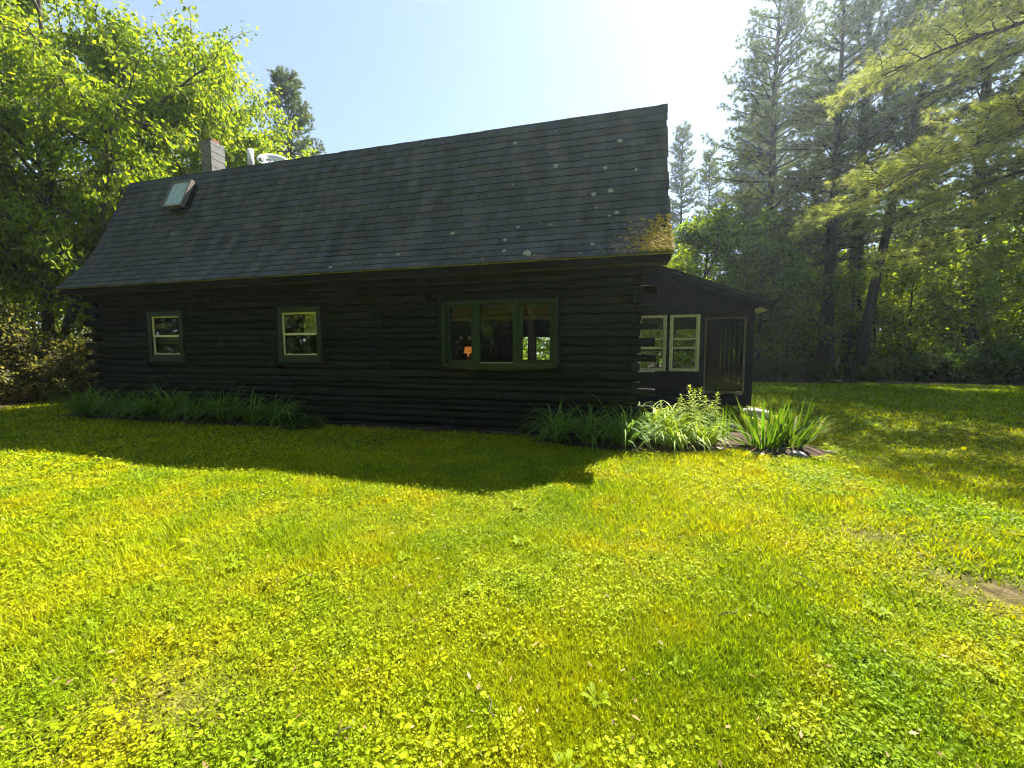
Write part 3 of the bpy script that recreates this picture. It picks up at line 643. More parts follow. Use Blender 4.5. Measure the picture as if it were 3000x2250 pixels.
# right side wall: posts with narrow gaps, knee wall; back wall with windows; floor
kn = MB(); kn.box(PX1 - .08, PX1 - .005, PY + .121, PB, .30, .75); kn.box(PX1 - .08, PX1 - .005, PY + .121, PB, 2.30, proof(PX1) - .03)
obj('side_wall', kn.mesh('side_wall'), M['dark_board'], cabin)
yy_ = PY + .16
for k_ in range(6):
    obj('side_post', MB().box(PX1 - .055, PX1 - .02, yy_, yy_ + .20, .755, 2.295).mesh('side_post'), M['dark_board'], cabin); yy_ += .50
pbw = MB(); wins = [(.55, 1.27, 1.0, 2.28), (1.62, 2.40, 1.0, 2.28)]
pbw.box(PX0, .55, PB, PB + .08, .3, 3.5); pbw.box(1.27, 1.62, PB, PB + .08, .3, 3.2); pbw.box(2.40, PX1, PB, PB + .08, .3, proof(PX1) - .03)
for w in wins: pbw.box(w[0], w[1], PB, PB + .08, .3, w[2]); pbw.box(w[0], w[1], PB, PB + .08, w[3], proof(w[1]) - .03); pbw.box(w[0], w[1], PB + .02, PB + .05, 1.60, 1.64)
obj('porch_back_wall', pbw.mesh('porch_back'), M['inside'], cabin)
obj('porch_floor', MB().box(PX0, PX1, PY + .06, PB, .20, .34).mesh('porch_floor'), M['wood'], cabin)
obj('porch_skirt', MB().box(PX0, PX1 - .004, PY + .005, PY + .055, -.05, .288).mesh('skirt'), M['dark_board'], cabin)
# stone step
stp = MB(); stp.box(1.85, 2.95, 9.75, 10.56, .12, .245); obj('door_step', stp.mesh('door_step'), M['slate'], None, 'grey slab step on the ground in front of the porch screen', 'step')

# inside: lamp on a table, two small white squares
tb = thing('side_table', (-4.14, 10.8, .33), 'small dark wooden table under the lit lamp behind bow window', 'table')
obj('table_top', MB().box(-.35, .35, -.3, .3, .86, .90).mesh('top'), M['wood'], tb)
for ax in (-.3, .3):
    for ay in (-.25, .25): obj('leg', MB().box(ax - .025, ax + .025, ay - .025, ay + .025, 0, .859).mesh('leg'), M['wood'], tb)
lp = thing('table_lamp', (-4.14, 10.8, 1.232), 'lit table lamp with orange pleated shade behind left pane of bow window', 'lamp')
obj('base', MB().tube([(0, 0, 0), (0, 0, .02), (0, 0, .05), (0, 0, .16), (0, 0, .30)], [.07, .07, .02, .045, .012], 12).mesh('lamp_base', True), M['bronze'], lp)
lmat, n, l, p = mat_base('lamp_shade')
p.inputs['Base Color'].default_value = (.8, .45, .18, 1); p.inputs['Emission Color'].default_value = (1.0, .30, .045, 1); p.inputs['Emission Strength'].default_value = 0.11
V, Fs = [], []; K = 24
for zz, r_ in ((.29, .125), (.47, .088)):
    for k_ in range(K): a_ = 2 * math.pi * k_ / K; rr = r_ * (1 + .03 * (-1) ** k_); V.append((rr * math.cos(a_), rr * math.sin(a_), zz))
Fs = [(k_, (k_ + 1) % K, K + (k_ + 1) % K, K + k_) for k_ in range(K)]
obj('shade', MB().add(V, Fs).mesh('shade'), lmat, lp)
bulb = bpy.data.lights.new('bulb', 'POINT'); bulb.energy = 0.7; bulb.color = (1, .6, .3); bulb.shadow_soft_size = .04
bo = bpy.data.objects.new('bulb', bulb); COL.objects.link(bo); bo.parent = lp; bo.location = (0, 0, .40)
for px_, lb in ((-5.95, 'left of two small white squares on the wall above the lamp'), (-5.60, 'right of two small white squares on the wall above the lamp')):
    obj('white_square', MB().box(px_ - .085, px_ + .085, YB - .02, YB - .004, 2.04, 2.185).mesh('plate'), M['white'], None, lb, 'wall plate')

# ------------------------------------------------------------------ vegetation builders
def nrm(v): return v / (np.linalg.norm(v, axis=-1, keepdims=True) + 1e-9)
def leaf_quads(P, D, L, W, q, fold=0.25, up=None):
    """folded rhombic leaves: base P, direction D, length L, width W"""
    n_ = len(P); D = nrm(D); R_ = q.normal(0, 1, (n_, 3)) if up is None else up + q.normal(0, .35, (n_, 3))
    s_ = nrm(np.cross(D, R_)); nn = np.cross(s_, D); L = np.broadcast_to(np.asarray(L, float), (n_,))[:, None]; W = np.broadcast_to(np.asarray(W, float), (n_,))[:, None]
    mid = P + D * L * .42 - nn * L * .06
    V = np.stack([P, mid + s_ * W * .5 + nn * W * fold, P + D * L, mid - s_ * W * .5 + nn * W * fold], 1).reshape(-1, 3)
    o = np.arange(n_)[:, None] * 4
    F_ = np.concatenate([o + np.array([[0, 1, 2]]), o + np.array([[0, 2, 3]])], 0)
    return V, F_
def leaf_round(P, D, L, W, q, up):
    n_ = len(P); D = nrm(D); s_ = nrm(np.cross(D, up + q.normal(0, .35, (n_, 3)))); nn = np.cross(s_, D); L = L[:, None]; W = W[:, None]
    V = np.stack([P, P + D * L * .30 + s_ * W * .47 + nn * W * .10, P + D * L * .72 + s_ * W * .42 + nn * W * .08, P + D * L - nn * W * .06, P + D * L * .72 - s_ * W * .42 + nn * W * .08, P + D * L * .30 - s_ * W * .47 + nn * W * .10], 1).reshape(-1, 3)
    o = np.arange(n_)[:, None] * 6; return V, np.concatenate([o + np.array([[0, 1, 2, 3]]), o + np.array([[0, 3, 4, 5]])], 0)
def tints(q, n_, cols, jitter=.18, rep=4):
    """random mix of colours, one per leaf"""
    cols = np.array(cols); w = q.dirichlet(np.ones(len(cols)) * .8, n_); c_ = w @ cols
    c_ = c_ * (1 + jitter * q.normal(0, 1, (n_, 1))).clip(.5, 1.6); return np.repeat(c_, rep, 0)

GREENS = [(0.20, 0.31, 0.02), (0.28, 0.39, 0.022), (0.38, 0.44, 0.024), (0.12, 0.23, 0.026)]
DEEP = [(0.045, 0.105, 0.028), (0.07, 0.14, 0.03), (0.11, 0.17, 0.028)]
PINE = [(0.06, 0.10, 0.035), (0.085, 0.125, 0.04), (0.13, 0.155, 0.035)]
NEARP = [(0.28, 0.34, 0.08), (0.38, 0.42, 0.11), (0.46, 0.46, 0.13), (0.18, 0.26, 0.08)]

def bent(p0, d0, L, n_, q, wob=.12, grav=0.0):
    pts = [np.array(p0, float)]; d = nrm(np.array(d0, float))
    for _ in range(n_): 
        d = nrm(d + q.normal(0, wob, 3) + np.array([0, 0, -grav])); pts.append(pts[-1] + d * L / n_)
    return np.array(pts)
def interp(pts, t):
    x_ = t * (len(pts) - 1); i_ = min(int(x_), len(pts) - 2); f_ = x_ - i_; return pts[i_] * (1 - f_) + pts[i_ + 1] * f_, nrm(pts[i_ + 1] - pts[i_])

def broadleaf(seed, H, base, R, nl, tr, leafL, per, cols, stems=None, nsub=7, ntw=5, droop=.7, skew=(0, 0), flat=1.0, bare=0.0, spread=.15):
    """returns wood mesh, leaf mesh of a broadleaved tree in local coordinates"""
    q = rg(seed); paths = []
    if stems is None:
        t_ = np.linspace(0, 1, 9); wob = np.cumsum(q.normal(0, .018 * H / 9 * 3, (9, 2)), 0)
        tp = np.column_stack([wob[:, 0] + skew[0] * t_ ** 2, wob[:, 1] + skew[1] * t_ ** 2, t_ * H * .88]); tp[0, :2] = 0; tp[0, 2] = -.25
        rad = tr * (1 - t_) ** .8 + .02; rad[0] *= 1.5; rad[1] *= 1.1; paths.append((tp, rad)); trunks = [tp]
    else:
        trunks = []
        for sp_pts, r0 in stems:
            tp = np.array(sp_pts, float); k_ = len(tp); xi = np.linspace(0, k_ - 1, 12); tp = np.column_stack([np.interp(xi, np.arange(k_), tp[:, d_]) for d_ in range(3)])
            tp[2:] += np.cumsum(q.normal(0, .03, (10, 3)), 0) * .6; t_ = np.linspace(0, 1, 12); rad = r0 * (1 - .9 * t_); rad[0] *= 1.45; paths.append((tp, rad)); trunks.append(tp)
    LP, LD = [], []
    for i_ in range(nl):
        f_ = (i_ + .5) / nl; t_ = base + (1 - base) * f_; tp = trunks[i_ % len(trunks)]
        p0, _ = interp(tp, min(t_, .98)); env = math.sqrt(max(.05, 1 - ((f_ - .38) / .68) ** 2)); L = R * env * q.uniform(.7, 1.05)
        az = i_ * 2.399 + q.uniform(-.4, .4); el = math.radians(q.uniform(8, 38) + 38 * f_)
        lp_ = bent(p0, (math.cos(az) * math.cos(el), math.sin(az) * math.cos(el), math.sin(el)), L, 6, q, .16, .05)
        r0 = tr * .42 * (1 - .6 * f_); paths.append((lp_, np.linspace(r0, .015, 7)))
        for j_ in range(nsub):
            s0 = .25 + .75 * (j_ + q.random()) / nsub; p1, d1 = interp(lp_, min(s0, .99)); dd = nrm(d1 + q.normal(0, .75, 3) * np.array([1, 1, .6])); L2 = L * q.uniform(.22, .42)
            sb_ = bent(p1, dd, L2, 4, q, .2, .06); paths.append((sb_, np.linspace(max(.012, r0 * .35), .008, 5)))
            if q.random() < bare: continue
            for k_ in range(ntw):
                p2, d2 = interp(sb_, min(.2 + .8 * (k_ + q.random()) / ntw, .99)); d3 = nrm(d2 * .5 + q.normal(0, .8, 3) + np.array([0, 0, -.15])); L3 = L2 * q.uniform(.25, .5) + .15
                tw = np.array([p2, p2 + d3 * L3 * .55, p2 + d3 * L3 + np.array([0, 0, -.12 * L3])]); paths.append((tw, np.array([.009, .006, .004])))
                m_ = per; u_ = q.random((m_, 1)); P_ = tw[0] + (tw[2] - tw[0]) * (.3 + .7 * u_) + q.normal(0, spread, (m_, 3)) * np.array([1, 1, .75 * flat])
                LP.append(P_); LD.append(d3 * .6 + q.normal(0, .6, (m_, 3)) + np.array([0, 0, -droop]))
    P_ = np.concatenate(LP); D_ = np.concatenate(LD); n_ = len(P_)
    V, F_ = leaf_quads(P_, D_, leafL * q.uniform(.7, 1.25, n_), leafL * .5 * q.uniform(.8, 1.2, n_), q)
    leaf = mesh_np('crown', V, F_, tints(q, n_, cols)); Vt, Ft = tube_np(paths, 6); wood = mesh_np('trunk', Vt, Ft, smooth=True)
    return wood, leaf

def needles(T, D, L, W, k, q, cols, spread=.75):
    """k needles at each tuft T pointing along D"""
    n_ = len(T); P_ = np.repeat(T, k, 0); d = nrm(np.repeat(nrm(D), k, 0) + q.normal(0, spread, (n_ * k, 3))); s_ = nrm(np.cross(d, q.normal(0, 1, (n_ * k, 3))))
    LL = L * q.uniform(.7, 1.15, (n_ * k, 1)); V = np.stack([P_ - s_ * W * .5, P_ + s_ * W * .5, P_ + d * LL + np.array([0, 0, -.1]) * LL], 1).reshape(-1, 3)
    F_ = np.arange(n_ * k * 3).reshape(-1, 3); ct = np.array(cols); w = q.dirichlet(np.ones(len(ct)) * .8, n_) @ ct
    return V, F_, np.repeat(w * (1 + .15 * q.normal(0, 1, (n_, 1))).clip(.6, 1.5), k * 3, 0)
def bough(p0, az, el, L, q, paths, T, D, r0, step=.30, tst=.17, upt=.10, lat=.34, sag=0.0):
    """one pine branch with flat side sprays; fills paths / tufts"""
    d0 = np.array([math.cos(az) * math.cos(el), math.sin(az) * math.cos(el), math.sin(el)]); n_ = 6
    pts = [np.array(p0, float)]; d = d0.copy()
    for i_ in range(n_): d = nrm(d + q.normal(0, .07, 3) + np.array([0, 0, upt * (i_ / n_) - sag * (1 - i_ / n_)])); pts.append(pts[-1] + d * L / n_)
    pts = np.array(pts); paths.append((pts, np.linspace(r0, .006, n_ + 1)))
    s_ = max(.22, .10 + .15 * q.random()); side = 1
    while s_ < 1.0:
        p1, d1 = interp(pts, s_); side = -side; sd_ = nrm(np.cross(d1, np.array([0, 0, 1.0]))) * side
        L2 = (lat * L * (1 - s_) ** .7 + .28) * q.uniform(.6, 1.15); dd = nrm(d1 * .75 + sd_ * q.uniform(.6, 1.0) + np.array([0, 0, q.normal(.12, .12)]))
        tw = np.array([p1, p1 + dd * L2 * .5, p1 + dd * L2 + np.array([0, 0, .05 * L2])]); paths.append((tw, np.array([.009, .006, .004])))
        m_ = max(2, int(L2 / tst)); u_ = np.linspace(.3, 1, m_)[:, None]
        T.append(p1 + dd * L2 * u_ + q.normal(0, .035, (m_, 3))); D.append(dd + np.array([0, 0, .25]) + q.normal(0, .15, (m_, 3)))
        s_ += step / L * q.uniform(.7, 1.3)
    T.append(pts[-3:] + q.normal(0, .02, (3, 3))); D.append(np.repeat((pts[-1] - pts[-2])[None] , 3, 0) / (L / n_) + np.array([0, 0, .2]))
def pine(seed, H, base, R, tr, cols, k=15, nl=.26, nw=.045, lean=(0, 0), shape=.75, gap=.48, dead=14, step=.27, tst=.17):
    q = rg(seed); t_ = np.linspace(0, 1, 10); wob = np.cumsum(q.normal(0, .05, (10, 2)), 0) * .6
    tp = np.column_stack([wob[:, 0] + lean[0] * t_ ** 1.3, wob[:, 1] + lean[1] * t_ ** 1.3, t_ * H]); tp[0, :2] = 0; tp[0, 2] = -.3
    rad = tr * (1 - t_) ** .85 + .012; rad[0] *= 1.5; rad[1] *= 1.05; paths = [(tp, rad)]; T, D = [], []
    z = base * H
    while z < H * .985:
        f_ = max(0.0, (z / H - base) / (1 - base)); p0, _ = interp(tp, z / H)
        for j_ in range(q.integers(4, 7)):
            L = R * ((1 - f_) ** shape) * (.62 + .38 * min(1, f_ * 6)) * q.uniform(.55, 1.12) + .35
            bough(p0, q.uniform(0, 6.28), math.radians(q.normal(4 + 34 * f_ ** 1.5, 8)), L, q, paths, T, D, .02 + .012 * L, step, tst)
        z += gap * q.uniform(.7, 1.4) * (1 - .35 * f_)
    for _ in range(dead):                                           # dead lower twigs
        p0, _ = interp(tp, q.uniform(.06, base)); az = q.uniform(0, 6.28); paths.append((bent(p0, (math.cos(az), math.sin(az), q.normal(0, .15)), q.uniform(.6, 2.2), 4, q, .15, .04), np.linspace(.022, .005, 5)))
    T = np.concatenate(T); D = np.concatenate(D); V, F_, c_ = needles(T, D, nl, nw, k, q, cols)
    Vt, Ft = tube_np(paths, 5); return mesh_np('trunk', Vt, Ft, smooth=True), mesh_np('crown', V, F_, c_)

def tree(name, meshes, loc, label, cat='tree', group=None, rz=0.0, sc=1.0, bark='bark', leafm='leaf', zs=1.0):
    z = float(ground_z(loc[0], loc[1])); t = thing(name, (loc[0], loc[1], z), label, cat, group, rz, scale=(sc, sc, sc * zs))
    obj('trunk', meshes[0], M[bark], t); obj('crown', meshes[1], M[leafm], t); return t

LEFT_SAPLINGS = []
# ------------------------------------------------------------------ left side: the big broadleaf trees
big = broadleaf(3, 19, .34, 6.0, 48, .30, .185, 27, GREENS, nsub=9, ntw=7, droop=.9, spread=.17,
    stems=[([(0, 0, -.3), (.05, 0, 1.5), (-.05, .1, 4), (.3, .3, 8), (.6, .2, 13), (.8, 0, 18)], .26),
           ([(.25, -.1, -.3), (.9, -.15, 1.7), (2.2, -.1, 3.6), (3.6, .3, 6.2), (4.1, .8, 9.0), (4.0, 1, 12.0)], .22),
           ([(-.3, .2, -.3), (-.9, .5, 2.5), (-1.6, .9, 6), (-2.0, 1.2, 10), (-2.2, 1.2, 15)], .17)])
tree('broadleaf_tree', big, (-22.0, 11.1), 'big multi-stemmed broadleaf tree rising left of the cabin beside the shrubs', bark='pale_bark')
mid = broadleaf(8, 13.5, .22, 5.0, 40, .24, .195, 23, GREENS, nsub=8, ntw=7, droop=.9, spread=.18)
tree('broadleaf_tree', mid, (-18.9, 15.4), 'bright yellow-green tree whose crown rises behind chimney and dish', rz=.6, sc=1.05, bark='pale_bark')
tree('broadleaf_tree', mid, (-27.5, 10.0), 'broadleaf tree cut by the left edge of the picture', rz=2.2, sc=1.25, bark='pale_bark')
pineA = pine(41, 21, .22, 4.6, .32, PINE)
pineB = pine(42, 25, .30, 5.2, .36, PINE, gap=.8)
pineC = pine(43, 23, .12, 3.0, .22, PINE, gap=.62, shape=.6)
tree('white_pine', pineA, (-24.6, 27.0), 'blue-green pine whose top shows behind the yellow-green tree over the roof', 'tree', None, .3, 1.08, leafm='needle')
for i_, (x, y, s_) in enumerate([(-36, 14, 1.0), (-38, 25, 1.05)]):
    tree('white_pine', (pineA, pineB, pineC)[i_ % 3], (x, y), 'dim pine trunk far behind the broadleaf trees at left', 'tree', 'pines in the wood at left', i_ * 1.7, s_, leafm='needle')

for i_, (x, y, s_) in enumerate([(-24.5, 13.0, 1.0), (-28, 12, 1.1), (-26.5, 8.5, 1.0), (-22.5, 17.0, 1.0), (-31, 9, 1.2), (-29, 5, 1.1), (-33, 16, 1.3), (-28, 20, 1.2)]):
    LEFT_SAPLINGS.append((x, y, s_))
# shrubs
def shrub(seed, R, H, cols, leafL, nb, per, up=.6):
    q = rg(seed); paths = []; LP, LD = [], []
    for i_ in range(nb):
        az = q.uniform(0, 6.28); el = math.radians(q.uniform(25, 85)); d = (math.cos(az) * math.cos(el), math.sin(az) * math.cos(el), math.sin(el)); L = q.uniform(.65, 1.0) / math.sqrt((math.cos(el) / R) ** 2 + (math.sin(el) / H) ** 2)
        pts = bent((math.cos(az) * .12, math.sin(az) * .12, -.1), d, L, 5, q, .10, .02); paths.append((pts, np.linspace(.025, .006, 6)))
        for j_ in range(6):
            p1, d1 = interp(pts, .22 + .77 * (j_ + q.random()) / 6 * .99); dd = nrm(d1 + q.normal(0, .8, 3)); L2 = L * q.uniform(.15, .32)
            tw = np.array([p1, p1 + dd * L2 * .6, p1 + dd * L2]); paths.append((tw, np.array([.008, .005, .003])))
            P_ = p1 + dd * L2 * q.random((per, 1)) + q.normal(0, .09, (per, 3)); LP.append(P_); LD.append(dd + q.normal(0, .6, (per, 3)) + np.array([0, 0, up - .6]))
    P_ = np.concatenate(LP); D_ = np.concatenate(LD); P_[:, 2] = P_[:, 2].clip(.03); n_ = len(P_)
    V, F_ = leaf_quads(P_, D_, leafL * q.uniform(.7, 1.2, n_), leafL * .5 * q.uniform(.8, 1.2, n_), q, up=np.array([0, 0, 1.0]))
    Vt, Ft = tube_np(paths, 4); return mesh_np('stems', Vt, Ft), mesh_np('foliage', V, F_, tints(q, n_, cols))
def bush(name, m, loc, label, cat='shrub', group=None, rz=0.0, sc=1.0):
    z = float(ground_z(loc[0], loc[1])); t = thing(name, (loc[0], loc[1], z), label, cat, group, rz, scale=sc); obj('stems', m[0], M['bark'], t); obj('foliage', m[1], M['leaf'], t); return t
OLIVE = [(0.12, 0.13, 0.045), (0.17, 0.165, 0.075), (0.23, 0.205, 0.12), (0.09, 0.115, 0.035)]
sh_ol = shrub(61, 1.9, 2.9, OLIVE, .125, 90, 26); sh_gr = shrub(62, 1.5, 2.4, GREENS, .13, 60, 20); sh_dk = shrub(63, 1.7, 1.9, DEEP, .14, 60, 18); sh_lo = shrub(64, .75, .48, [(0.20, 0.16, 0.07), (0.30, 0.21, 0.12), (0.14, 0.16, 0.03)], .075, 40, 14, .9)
bush('olive_shrub', sh_ol, (-18.9, 8.2), 'large olive brown shrub at the left picture edge', rz=.3, sc=1.15)
bush('olive_shrub', sh_ol, (-16.9, 9.7), 'rounded olive brown shrub nearest the cabin corner', rz=2.4, sc=.80)
bush('olive_shrub', sh_ol, (-20.6, 6.6), 'olive shrub at the far left, cut by the picture edge', rz=4.1, sc=1.1)
bush('green_shrub', sh_gr, (-17.0, 12.2), 'fresh green shrub under the eave beside the cabin corner', rz=1.0, sc=1.45)
bush('green_shrub', sh_gr, (-19.4, 12.6), 'green shrub behind the olive shrubs at left', rz=3.0, sc=1.3)
for i_, (x, y, lb) in enumerate([(-17.9, 7.5, 'low pale pinkish plant at the lawn edge under the left shrub'), (-17.3, 8.3, 'low pale plant in the middle of the left lawn edge'), (-16.9, 9.2, 'low pinkish plant below the rounded olive shrub'), (-18.9, 6.7, 'low pale plant cut by the left picture edge'), (-16.2, 9.6, 'low yellowish plant by the cabin corner')]):
    bush('edging_plant', sh_lo, (x, y), lb, 'plant', 'low plants edging the lawn at left', i_ * 1.3, (1.05, .9, 1.0, 1.1, .8)[i_])

# ------------------------------------------------------------------ right side: the wood beyond the lawn
tall = pine(44, 27, .30, 5.6, .46, PINE, gap=.85, dead=26)
leanp = pine(45, 22, .48, 4.0, .26, PINE, gap=.8, lean=(3.6, .4), dead=22)
tree('white_pine', tall, (10.0, 24.3), 'thick dark pine trunk standing at the lawn edge right of the porch', rz=.4, sc=.72, leafm='needle')
tree('white_pine', leanp, (11.4, 24.0), 'slimmer dark pine leaning to the right beside the thick trunk', rz=0, sc=.92, leafm='needle')
tree('white_pine', pineB, (8.6, 29.0), 'tall pine with layered boughs, first beyond the porch roof', rz=1.0, sc=.98, leafm='needle')
tree('white_pine', pineC, (5.2, 41.5), 'slender pale pine just right of the roof end', rz=.2, sc=.95, leafm='needle')
tree('white_pine', pineC, (8.2, 46.0), 'second slender pine right of the roof end', rz=2.0, sc=.92, leafm='needle')
tree('white_pine', tall, (13.6, 29.5), 'tall pine filling the top centre of the right-hand wood', rz=2.6, sc=.95, leafm='needle')
tree('white_pine', pineB, (18.5, 28.5), 'tall pine behind the near yellow-green boughs', rz=4.2, sc=1.08, leafm='needle')
tree('white_pine', tall, (23.5, 27.0), 'tall pine at the right edge of the picture', rz=5.1, leafm='needle')
for i_, (x, y, s_) in enumerate([(12, 44, 1.0), (18, 47, 1.1), (25, 45, 1.1), (31, 36, 1.05), (15, 53, 1.2), (33, 48, 1.1)]):
    tree('white_pine', (pineB, tall, pineA)[i_ % 3], (x, y), 'pine deep in the right-hand wood behind the front trunks', 'tree', 'pines deep in the right-hand wood', i_ * 1.9 + .7, s_, leafm='needle')
for i_, (x, y, s_) in enumerate([(-4, 30, .85), (-9, 33, .85), (1.5, 34, .8), (-15, 36, .85)]):
    tree('white_pine', pineA, (x, y), 'pine hidden behind the cabin, seen only through its windows', 'tree', 'pines behind the cabin', i_ * 1.1, s_ * .55, leafm='needle')
und = broadleaf(52, 8.5, .18, 3.0, 24, .12, .24, 12, DEEP + GREENS[:2], nsub=6, ntw=5, droop=.5, spread=.2)
sap = broadleaf(53, 6.0, .12, 2.2, 18, .06, .22, 10, GREENS, nsub=5, ntw=4, droop=.4, spread=.22)
for i_, (x, y, s_) in enumerate(LEFT_SAPLINGS): tree('sapling', sap, (x, y), 'leafy sapling filling the shade behind the left-hand trunks', 'sapling', 'saplings behind the left-hand trees', i_ * 1.4, s_)
tree('young_tree', und, (4.4, 24.6), 'green broadleaf tree just above the porch roof', rz=.5, sc=1.02)
tree('young_tree', und, (6.6, 23.0), 'broadleaf tree with yellow top right of the porch roof', rz=2.5, sc=.80)
tree('young_tree', und, (8.0, 25.0), 'broadleaf tree between the porch and the thick trunk', rz=4.5, sc=1.0)
tree('young_tree', und, (14.0, 33.0), 'broadleaf tree behind the leaning pine, above the saplings', rz=3.3, sc=1.3)
tree('young_tree', und, (19.5, 34.0), 'broadleaf tree in the middle of the right-hand wood, behind the near boughs', rz=5.3, sc=1.35)
tree('young_tree', und, (24.5, 33.0), 'broadleaf tree in the right-hand wood near the picture edge', rz=.9, sc=1.35)
tree('young_tree', und, (2.4, 30.0), 'broadleaf tree seen through the porch windows', rz=1.5, sc=.9)
for i_, (x, y, s_) in enumerate([(12.5, 27.5, 1.0), (14.5, 26.0, .95), (16.5, 25.2, 1.05), (18.8, 24.8, 1.0), (21, 24.2, 1.1), (9.2, 27.0, .9), (11.2, 29.5, 1.1), (15.0, 30, 1.2), (18.5, 32, 1.3), (22, 30, 1.3), (25.5, 28, 1.3), (6.0, 27, .8), (12.5, 33, 1.3), (9, 33, 1.2), (26, 24, 1.2), (5.0, 33, 1.1), (20, 36, 1.4), (15, 36, 1.4), (27, 34, 1.4)]):
    tree('sapling', sap, (x, y), 'leafy sapling glowing yellow-green among the trunks of the right-hand wood', 'sapling', 'saplings in the right-hand wood', i_ * 1.27, s_)
for i_, (x, y, s_) in enumerate([(-3, 22, 1.0), (-6.5, 21.5, 1.1), (.2, 22, 1.0), (2.5, 21.5, 1.0), (-10, 22, 1.0)]):
    tree('sapling', sap, (x, y), 'leafy sapling behind the cabin glimpsed through its windows', 'sapling', 'saplings behind the cabin', i_ * 1.6, s_)
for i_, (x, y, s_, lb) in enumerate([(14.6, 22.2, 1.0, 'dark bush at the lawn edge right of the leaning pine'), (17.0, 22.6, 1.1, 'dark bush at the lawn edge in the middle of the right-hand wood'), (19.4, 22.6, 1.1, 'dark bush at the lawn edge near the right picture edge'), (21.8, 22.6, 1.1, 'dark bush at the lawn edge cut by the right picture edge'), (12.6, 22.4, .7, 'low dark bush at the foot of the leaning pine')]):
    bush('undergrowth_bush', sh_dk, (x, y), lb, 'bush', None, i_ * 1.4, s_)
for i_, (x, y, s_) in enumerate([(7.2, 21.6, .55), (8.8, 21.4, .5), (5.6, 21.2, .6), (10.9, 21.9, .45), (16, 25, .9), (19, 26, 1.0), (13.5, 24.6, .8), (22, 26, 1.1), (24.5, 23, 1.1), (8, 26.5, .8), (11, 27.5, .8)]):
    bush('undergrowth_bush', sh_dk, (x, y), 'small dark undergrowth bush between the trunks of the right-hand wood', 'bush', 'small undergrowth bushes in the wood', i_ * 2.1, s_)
# far wood closing the view: one mass
q = rg(77); P_ = []
NF = 60000; ang = q.uniform(-3.1416, 3.1416, NF); rr = q.uniform(48, 70, NF); zz = q.random(NF) ** 1.15 * (9 + 7 * vnoise(ang * 20, ang * 0, 1.0, 3)) * np.where(np.abs(ang) > 1.7, 1.35, 1.0)
NB = 45000; ang2 = q.uniform(1.75, 4.55, NB); rr2 = q.uniform(26, 48, NB); zz2 = q.random(NB) ** 1.2 * 24; ang = np.concatenate([ang, ang2]); rr = np.concatenate([rr, rr2]); zz = np.concatenate([zz, zz2])
P_ = np.column_stack([np.sin(ang) * rr, np.cos(ang) * rr, zz]); D_ = q.normal(0, 1, P_.shape) + np.array([0, 0, -.4])
V, F_ = leaf_quads(P_, D_, q.uniform(.5, 1.1, len(P_)), q.uniform(.35, .7, len(P_)), q)
obj('far_woods', mesh_np('far_woods', V, F_, tints(q, len(P_), DEEP + PINE)), M['leaf'], None, 'distant dark woods closing the view behind the trees', 'woods', kind='stuff')

# near pine whose boughs hang in from the right
q = rg(91); base = np.array([12.6, 13.6]); H = 17.0
nt_ = thing('white_pine', (15.1, 16.3, .08), 'near pine just outside the frame whose yellow-green boughs hang in from the right', 'tree', scale=1.2)
t_ = np.linspace(0, 1, 10); tp = np.column_stack([.25 * t_, .1 * t_, t_ * H]); tp[0, 2] = -.3; paths = [(tp, .30 * (1 - t_) ** .85 + .02)]; T, D = [], []
def limb(a_, b_, lat=.5, droop=.0, r0=.06):
    """a limb from the trunk at a_ to tip b_ (local), with long side sprays"""
    a_ = np.array(a_, float); b_ = np.array(b_, float); n_ = 8; L = np.linalg.norm(b_ - a_); u_ = np.linspace(0, 1, n_ + 1)[:, None]
    pts = a_ + (b_ - a_) * u_ + np.array([0, 0, 1.0]) * (droop * L * 4 * u_ * (1 - u_)) + np.cumsum(q.normal(0, .035, (n_ + 1, 3)), 0) * (u_ > 0); paths.append((pts, np.linspace(r0, .012, n_ + 1)))
    s_ = .22; side = 1
    while s_ < .99:
        p1, d1 = interp(pts, s_); side = -side; sd_ = nrm(np.cross(d1, np.array([0, 0, 1.0]))) * side
        L2 = lat * L * .36 * (1.02 - s_) ** .6 * q.uniform(.6, 1.15) + .35; el = q.normal(.10, .18)
        dd = nrm(d1 * .9 + sd_ * q.uniform(.45, .9) + np.array([0, 0, el]))
        bough(p1, math.atan2(dd[1], dd[0]), math.asin(max(-.9, min(.9, dd[2]))), L2, q, paths, T, D, .016, .12, .07, .06, .34)
        s_ += .20 / L * q.uniform(.7, 1.3)
    bough(pts[-2], math.atan2(d1[1], d1[0]), math.asin(d1[2]), .7, q, paths, T, D, .012, .15, .085, .06, .3)
